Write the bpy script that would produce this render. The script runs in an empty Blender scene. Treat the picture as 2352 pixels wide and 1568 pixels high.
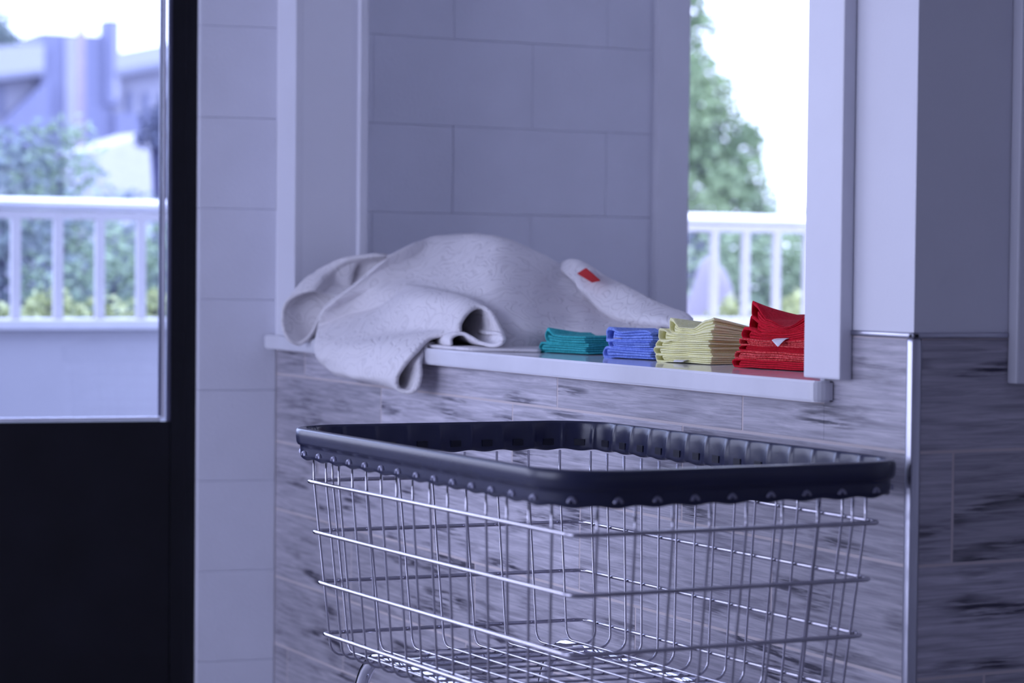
import bpy, bmesh, math, random
from mathutils import Vector, Matrix
random.seed(7)
PI = math.pi
S = bpy.context.scene
COL = S.collection
S.view_settings.view_transform = 'Standard'
S.view_settings.look = 'None'
S.view_settings.exposure = 0.0
S.view_settings.gamma = 1.0
S.view_settings.use_curve_mapping = False

# ------------------------------------------------------------------ materials
MATS = {}
def srgb(c):
    return tuple((v / 12.92 if v <= 0.04045 else ((v + 0.055) / 1.055) ** 2.4) for v in (x / 255.0 for x in c))

class NT:
    def __init__(self, m):
        self.t = m.node_tree
    def n(self, kind, **kw):
        nd = self.t.nodes.new(kind)
        for k, v in kw.items():
            if k == 'inp':
                for kk, vv in v.items():
                    nd.inputs[kk].default_value = vv
            else:
                setattr(nd, k, v)
        return nd
    def l(self, a, b):
        self.t.links.new(a, b)

def mat(name, col, rough=0.5, metal=0.0, spec=0.5, bump=0.0, bscale=60.0, var=0.0, vscale=8.0, sheen=0.0, coat=0.0):
    """a plain surface with procedural colour variation and fine bump"""
    if name in MATS:
        return MATS[name]
    m = bpy.data.materials.new(name)
    m.use_nodes = True
    g = NT(m)
    b = m.node_tree.nodes['Principled BSDF']
    b.inputs['Base Color'].default_value = (*col, 1)
    b.inputs['Roughness'].default_value = rough
    b.inputs['Metallic'].default_value = metal
    b.inputs['Specular IOR Level'].default_value = spec
    if sheen:
        b.inputs['Sheen Weight'].default_value = sheen
        b.inputs['Sheen Roughness'].default_value = 0.6
    if coat:
        b.inputs['Coat Weight'].default_value = coat
    tc = g.n('ShaderNodeTexCoord')
    if var:
        nz = g.n('ShaderNodeTexNoise', inp={'Scale': vscale, 'Detail': 4.0})
        g.l(tc.outputs['Object'], nz.inputs['Vector'])
        rp = g.n('ShaderNodeValToRGB')
        rp.color_ramp.elements[0].position = 0.3
        rp.color_ramp.elements[1].position = 0.7
        rp.color_ramp.elements[0].color = (*[max(0, c * (1 - var)) for c in col], 1)
        rp.color_ramp.elements[1].color = (*[min(1, c * (1 + var)) for c in col], 1)
        g.l(nz.outputs['Fac'], rp.inputs['Fac'])
        g.l(rp.outputs['Color'], b.inputs['Base Color'])
    if bump:
        n2 = g.n('ShaderNodeTexNoise', inp={'Scale': bscale, 'Detail': 3.0})
        g.l(tc.outputs['Object'], n2.inputs['Vector'])
        bp = g.n('ShaderNodeBump', inp={'Strength': bump, 'Distance': 0.004})
        g.l(n2.outputs['Fac'], bp.inputs['Height'])
        g.l(bp.outputs['Normal'], b.inputs['Normal'])
    MATS[name] = m
    return m

def glass_mat(name, tint, refl=0.06):
    m = bpy.data.materials.new(name)
    m.use_nodes = True
    g = NT(m)
    t = m.node_tree
    t.nodes.clear()
    out = g.n('ShaderNodeOutputMaterial')
    tr = g.n('ShaderNodeBsdfTransparent', inp={'Color': (*tint, 1)})
    gl = g.n('ShaderNodeBsdfGlossy', inp={'Color': (0.9, 0.92, 1, 1), 'Roughness': 0.02})
    fr = g.n('ShaderNodeFresnel', inp={'IOR': 1.45})
    mx = g.n('ShaderNodeMixShader')
    g.l(fr.outputs[0], mx.inputs[0]); g.l(tr.outputs[0], mx.inputs[1]); g.l(gl.outputs[0], mx.inputs[2])
    g.l(mx.outputs[0], out.inputs[0])
    return m

def wood_tile_mat(name, base, dark, light):
    """porcelain plank with printed wood grain; each plank reads its own random offset"""
    m = bpy.data.materials.new(name)
    m.use_nodes = True
    g = NT(m)
    b = m.node_tree.nodes['Principled BSDF']
    tc = g.n('ShaderNodeTexCoord')
    at = g.n('ShaderNodeVertexColor', layer_name='plank')
    sc = g.n('ShaderNodeVectorMath', operation='SCALE', inp={'Scale': 37.0})
    g.l(at.outputs['Color'], sc.inputs[0])
    ad = g.n('ShaderNodeVectorMath', operation='ADD')
    g.l(tc.outputs['Object'], ad.inputs[0]); g.l(sc.outputs[0], ad.inputs[1])
    mp = g.n('ShaderNodeMapping')
    mp.inputs['Scale'].default_value = (2.2, 2.2, 46.0)
    mp.inputs['Rotation'].default_value = (0.06, 0.06, 0)
    g.l(ad.outputs[0], mp.inputs['Vector'])
    grain = g.n('ShaderNodeTexNoise', inp={'Scale': 3.2, 'Detail': 9.0, 'Roughness': 0.66, 'Distortion': 0.6})
    g.l(mp.outputs[0], grain.inputs['Vector'])
    r1 = g.n('ShaderNodeValToRGB')
    e = r1.color_ramp.elements
    e[0].position = 0.32; e[0].color = (*[c * 0.70 for c in base], 1)
    e[1].position = 0.66; e[1].color = (*light, 1)
    k = e.new(0.47); k.color = (*base, 1)
    g.l(grain.outputs['Fac'], r1.inputs['Fac'])
    # weathered knots and dark smudges
    m2 = g.n('ShaderNodeMapping')
    m2.inputs['Scale'].default_value = (2.6, 2.6, 13.0)
    m2.inputs['Rotation'].default_value = (0.3, 0.3, 0)
    g.l(ad.outputs[0], m2.inputs['Vector'])
    kn = g.n('ShaderNodeTexNoise', inp={'Scale': 1.35, 'Detail': 3.0, 'Roughness': 0.5})
    g.l(m2.outputs[0], kn.inputs['Vector'])
    kr = g.n('ShaderNodeMapRange', inp={'From Min': 0.53, 'From Max': 0.645})
    g.l(kn.outputs['Fac'], kr.inputs['Value'])
    m3 = g.n('ShaderNodeMapping')
    m3.inputs['Scale'].default_value = (9, 9, 170)
    m3.inputs['Rotation'].default_value = (0.12, 0.12, 0)
    g.l(ad.outputs[0], m3.inputs['Vector'])
    st = g.n('ShaderNodeTexNoise', inp={'Scale': 1.1, 'Detail': 5.0, 'Roughness': 0.6, 'Distortion': 0.35})
    g.l(m3.outputs[0], st.inputs['Vector'])
    sr = g.n('ShaderNodeMapRange', inp={'From Min': 0.43, 'From Max': 0.56})
    g.l(st.outputs['Fac'], sr.inputs['Value'])
    mu = g.n('ShaderNodeMath', operation='MULTIPLY')
    g.l(kr.outputs[0], mu.inputs[0]); g.l(sr.outputs[0], mu.inputs[1])
    mx = g.n('ShaderNodeMix', data_type='RGBA')
    g.l(mu.outputs[0], mx.inputs['Factor']); g.l(r1.outputs['Color'], mx.inputs['A'])
    mx.inputs['B'].default_value = (*dark, 1)
    # plank to plank tone
    hs = g.n('ShaderNodeHueSaturation')
    sp = g.n('ShaderNodeSeparateColor')
    g.l(at.outputs['Color'], sp.inputs[0])
    vr = g.n('ShaderNodeMapRange', inp={'To Min': 0.80, 'To Max': 1.10})
    g.l(sp.outputs[0], vr.inputs['Value'])
    g.l(vr.outputs[0], hs.inputs['Value'])
    g.l(mx.outputs['Result'], hs.inputs['Color'])
    g.l(hs.outputs['Color'], b.inputs['Base Color'])
    b.inputs['Roughness'].default_value = 0.42
    b.inputs['Specular IOR Level'].default_value = 0.4
    bp = g.n('ShaderNodeBump', inp={'Strength': 0.12, 'Distance': 0.002})
    g.l(st.outputs['Fac'], bp.inputs['Height'])
    g.l(bp.outputs['Normal'], b.inputs['Normal'])
    return m

def terry_mat(name, c1, c2, scale=900.0, strength=0.35):
    m = bpy.data.materials.new(name)
    m.use_nodes = True
    g = NT(m)
    b = m.node_tree.nodes['Principled BSDF']
    tc = g.n('ShaderNodeTexCoord')
    v = g.n('ShaderNodeTexVoronoi', inp={'Scale': scale * 0.45})
    g.l(tc.outputs['Object'], v.inputs['Vector'])
    n = g.n('ShaderNodeTexNoise', inp={'Scale': scale * 0.3, 'Detail': 3.0})
    g.l(tc.outputs['Object'], n.inputs['Vector'])
    rp = g.n('ShaderNodeValToRGB')
    rp.color_ramp.elements[0].position = 0.3; rp.color_ramp.elements[0].color = (*c1, 1)
    rp.color_ramp.elements[1].position = 0.68; rp.color_ramp.elements[1].color = (*c2, 1)
    g.l(n.outputs['Fac'], rp.inputs['Fac'])
    g.l(rp.outputs['Color'], b.inputs['Base Color'])
    bp = g.n('ShaderNodeBump', inp={'Strength': strength, 'Distance': 0.0015})
    g.l(v.outputs['Distance'], bp.inputs['Height'])
    g.l(bp.outputs['Normal'], b.inputs['Normal'])
    b.inputs['Roughness'].default_value = 0.95
    b.inputs['Specular IOR Level'].default_value = 0.1
    b.inputs['Sheen Weight'].default_value = 0.04
    return m

def quilt_mat(name):
    """white quilted cotton: meandering stitched channels with fine ribs"""
    m = bpy.data.materials.new(name)
    m.use_nodes = True
    g = NT(m)
    b = m.node_tree.nodes['Principled BSDF']
    tc = g.n('ShaderNodeTexCoord')
    n = g.n('ShaderNodeTexNoise', inp={'Scale': 20.0, 'Detail': 0.6, 'Roughness': 0.4, 'Distortion': 0.7})
    g.l(tc.outputs['Object'], n.inputs['Vector'])
    mul = g.n('ShaderNodeMath', operation='MULTIPLY'); mul.inputs[1].default_value = 7.0
    g.l(n.outputs['Fac'], mul.inputs[0])
    fr = g.n('ShaderNodeMath', operation='PINGPONG'); fr.inputs[1].default_value = 0.5
    g.l(mul.outputs[0], fr.inputs[0])
    mr = g.n('ShaderNodeMapRange', interpolation_type='SMOOTHSTEP', inp={'From Min': 0.0, 'From Max': 0.22})
    g.l(fr.outputs[0], mr.inputs['Value'])
    w = g.n('ShaderNodeTexNoise', inp={'Scale': 330.0, 'Detail': 2.0})
    g.l(tc.outputs['Object'], w.inputs['Vector'])
    ad = g.n('ShaderNodeMath', operation='MULTIPLY_ADD'); ad.inputs[1].default_value = 0.35
    g.l(w.outputs['Fac'], ad.inputs[0]); g.l(mr.outputs[0], ad.inputs[2])
    bp = g.n('ShaderNodeBump', inp={'Strength': 0.36, 'Distance': 0.003})
    g.l(ad.outputs[0], bp.inputs['Height'])
    g.l(bp.outputs['Normal'], b.inputs['Normal'])
    mx = g.n('ShaderNodeMix', data_type='RGBA')
    mx.inputs['A'].default_value = (0.71, 0.685, 0.72, 1)      # stitch lines greyed, shade of the channels put into the colour
    mx.inputs['B'].default_value = (0.78, 0.755, 0.79, 1)
    g.l(mr.outputs[0], mx.inputs['Factor'])
    g.l(mx.outputs['Result'], b.inputs['Base Color'])
    b.inputs['Roughness'].default_value = 0.95
    b.inputs['Specular IOR Level'].default_value = 0.1
    return m

def leaf_mat(name, c1, c2):
    m = bpy.data.materials.new(name)
    m.use_nodes = True
    g = NT(m)
    b = m.node_tree.nodes['Principled BSDF']
    tc = g.n('ShaderNodeTexCoord')
    n = g.n('ShaderNodeTexNoise', inp={'Scale': 1.6, 'Detail': 4.0})
    g.l(tc.outputs['Object'], n.inputs['Vector'])
    rp = g.n('ShaderNodeValToRGB')
    rp.color_ramp.elements[0].position = 0.35; rp.color_ramp.elements[0].color = (*c1, 1)
    rp.color_ramp.elements[1].position = 0.65; rp.color_ramp.elements[1].color = (*c2, 1)
    g.l(n.outputs['Fac'], rp.inputs['Fac'])
    g.l(rp.outputs['Color'], b.inputs['Base Color'])
    b.inputs['Roughness'].default_value = 0.7
    return m

# ------------------------------------------------------------------ helpers
def tag(o, label=None, cat=None, group=None, kind=None):
    if label: o['label'] = label
    if cat: o['category'] = cat
    if group: o['group'] = group
    if kind: o['kind'] = kind
    return o

def empty(name, loc, rz=0.0):
    o = bpy.data.objects.new(name, None)
    o.empty_display_size = 0.05
    o.location = loc
    o.rotation_euler = (0, 0, rz)
    COL.objects.link(o)
    return o

def mesh_obj(name, bm, mats, parent=None, smooth=False, loc=None, rz=0.0):
    me = bpy.data.meshes.new(name)
    bmesh.ops.recalc_face_normals(bm, faces=bm.faces[:])
    bm.to_mesh(me)
    bm.free()
    for m in (mats if isinstance(mats, (list, tuple)) else [mats]):
        me.materials.append(m)
    if smooth:
        for p in me.polygons: p.use_smooth = True
    o = bpy.data.objects.new(name, me)
    COL.objects.link(o)
    if parent: o.parent = parent
    if loc: o.location = loc
    if rz: o.rotation_euler = (0, 0, rz)
    return o

def box(bm, x0, x1, y0, y1, z0, z1, bev=0.0, mi=0, M=None):
    vs = [bm.verts.new(v) for v in ((x0, y0, z0), (x1, y0, z0), (x1, y1, z0), (x0, y1, z0), (x0, y0, z1), (x1, y0, z1), (x1, y1, z1), (x0, y1, z1))]
    fs = [bm.faces.new([vs[i] for i in q]) for q in ((0, 3, 2, 1), (4, 5, 6, 7), (0, 1, 5, 4), (1, 2, 6, 5), (2, 3, 7, 6), (3, 0, 4, 7))]
    for f in fs: f.material_index = mi
    allv = vs
    if bev:
        ed = list({e for f in fs for e in f.edges})
        r = bmesh.ops.bevel(bm, geom=ed, offset=bev, segments=2, profile=0.6, affect='EDGES')
        for f in r['faces']: f.material_index = mi
        allv = list({v for f in r['faces'] for v in f.verts} | {v for v in vs if v.is_valid})
        st = list(allv); seen = set(allv)
        while st:
            v = st.pop()
            for e in v.link_edges:
                w = e.other_vert(v)
                if w not in seen: seen.add(w); st.append(w)
        allv = list(seen)
    if M is not None:
        bmesh.ops.transform(bm, matrix=M, verts=allv)
    return allv

def boxes(name, lst, mats, parent=None, bev=0.0, M=None, smooth=False):
    bm = bmesh.new()
    for b in lst: box(bm, *b, bev=bev)
    if M is not None: bmesh.ops.transform(bm, matrix=M, verts=bm.verts[:])
    return mesh_obj(name, bm, mats, parent, smooth)

def tube(bm, pts, r, seg=8, closed=False, mi=0):
    pts = [Vector(p) for p in pts]
    n = len(pts)
    rings = []
    up = None
    for i, p in enumerate(pts):
        if closed: d = pts[(i + 1) % n] - pts[i - 1]
        else: d = pts[min(i + 1, n - 1)] - pts[max(i - 1, 0)]
        d.normalize()
        if up is None:
            up = Vector((0, 0, 1)) if abs(d.z) < 0.9 else Vector((1, 0, 0))
        a = (up - d * up.dot(d)).normalized()
        up = a
        b = d.cross(a)
        rr = r[i] if isinstance(r, (list, tuple)) else r
        rings.append([bm.verts.new(p + (a * math.cos(2 * PI * k / seg) + b * math.sin(2 * PI * k / seg)) * rr) for k in range(seg)])
    for i in range(n if closed else n - 1):
        A, B = rings[i], rings[(i + 1) % n]
        for k in range(seg):
            f = bm.faces.new((A[k], A[(k + 1) % seg], B[(k + 1) % seg], B[k])); f.smooth = True; f.material_index = mi
    if not closed:
        bm.faces.new(rings[0][::-1]); bm.faces.new(rings[-1])

def arc(c, a, b, t0, t1, n):
    """points c + a cos t + b sin t"""
    c, a, b = Vector(c), Vector(a), Vector(b)
    return [c + a * math.cos(t0 + (t1 - t0) * i / n) + b * math.sin(t0 + (t1 - t0) * i / n) for i in range(n + 1)]

def cr(p0, p1, p2, p3, t):
    return 0.5 * ((2 * p1) + (p2 - p0) * t + (2 * p0 - 5 * p1 + 4 * p2 - p3) * t * t + (3 * p1 - p0 - 3 * p2 + p3) * t ** 3)

def spline(pts, k):
    pts = [Vector(p) for p in pts]
    n = len(pts); out = []
    for i in range(n - 1):
        p0 = pts[i - 1] if i else pts[0] * 2 - pts[1]
        p3 = pts[i + 2] if i + 2 < n else pts[-1] * 2 - pts[-2]
        for j in range(k): out.append(cr(p0, pts[i], pts[i + 1], p3, j / k))
    out.append(pts[-1])
    return out

def sheet(bm, grid, k, thick, wob=0.0, mi=0, seed=0):
    """thick cloth patch through a grid of control points, with rounded hems"""
    rows = [spline(r, k) for r in grid]
    cols = list(zip(*rows))
    cols = [spline(c, k) for c in cols]
    G = [list(r) for r in zip(*cols)]
    nr, nc = len(G), len(G[0])
    from mathutils import noise
    if wob:
        for i in range(nr):
            for j in range(nc):
                G[i][j] = G[i][j] + noise.noise_vector(G[i][j] * 22 + Vector((seed, 0, 0))) * wob
    N = [[None] * nc for _ in range(nr)]
    for i in range(nr):
        for j in range(nc):
            du = G[min(i + 1, nr - 1)][j] - G[max(i - 1, 0)][j]
            dv = G[i][min(j + 1, nc - 1)] - G[i][max(j - 1, 0)]
            v = du.cross(dv)
            N[i][j] = v.normalized() if v.length > 1e-12 else Vector((0, 0, 1))
    h = thick / 2
    A = [[bm.verts.new(G[i][j] + N[i][j] * h) for j in range(nc)] for i in range(nr)]
    B = [[bm.verts.new(G[i][j] - N[i][j] * h) for j in range(nc)] for i in range(nr)]
    def q(*v):
        f = bm.faces.new(v); f.smooth = True; f.material_index = mi
    for i in range(nr - 1):
        for j in range(nc - 1):
            q(A[i][j], A[i + 1][j], A[i + 1][j + 1], A[i][j + 1])
            q(B[i][j], B[i][j + 1], B[i + 1][j + 1], B[i + 1][j])
    loop = [(0, j) for j in range(nc)] + [(i, nc - 1) for i in range(1, nr)] + [(nr - 1, j) for j in range(nc - 2, -1, -1)] + [(i, 0) for i in range(nr - 2, 0, -1)]
    mid = []
    for (i, j) in loop:
        o = Vector((0, 0, 0))
        if i == 0: o += G[0][j] - G[1][j]
        if i == nr - 1: o += G[-1][j] - G[-2][j]
        if j == 0: o += G[i][0] - G[i][1]
        if j == nc - 1: o += G[i][-1] - G[i][-2]
        mid.append(bm.verts.new(G[i][j] + (o.normalized() * h if o.length > 1e-9 else o)))
    L = len(loop)
    for a in range(L):
        b = (a + 1) % L
        q(A[loop[a][0]][loop[a][1]], A[loop[b][0]][loop[b][1]], mid[b], mid[a])
        q(mid[a], mid[b], B[loop[b][0]][loop[b][1]], B[loop[a][0]][loop[a][1]])

def leaves(bm, blobs, n, size, rnd, squash=1.0, mi=0):
    """leaf cards scattered through overlapping ellipsoid blobs (cx,cy,cz,r)"""
    wts = [b[3] ** 2 for b in blobs]
    for _ in range(n):
        b = rnd.choices(blobs, wts)[0]
        d = Vector((rnd.gauss(0, 1), rnd.gauss(0, 1), rnd.gauss(0, 1)))
        d.normalize()
        p = Vector(b[:3]) + Vector((d.x, d.y, d.z * squash)) * b[3] * (rnd.random() ** 0.4)
        u = Vector((rnd.gauss(0, 1), rnd.gauss(0, 1), rnd.gauss(0, 0.6))).normalized()
        v = u.cross(Vector((rnd.gauss(0, 1), rnd.gauss(0, 1), rnd.gauss(0, 1)))).normalized()
        s = size * rnd.uniform(0.6, 1.3)
        q = [bm.verts.new(p + a) for a in (u * s, v * s * 0.45, -u * s, -v * s * 0.45)]
        f = bm.faces.new(q); f.material_index = mi
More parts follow.
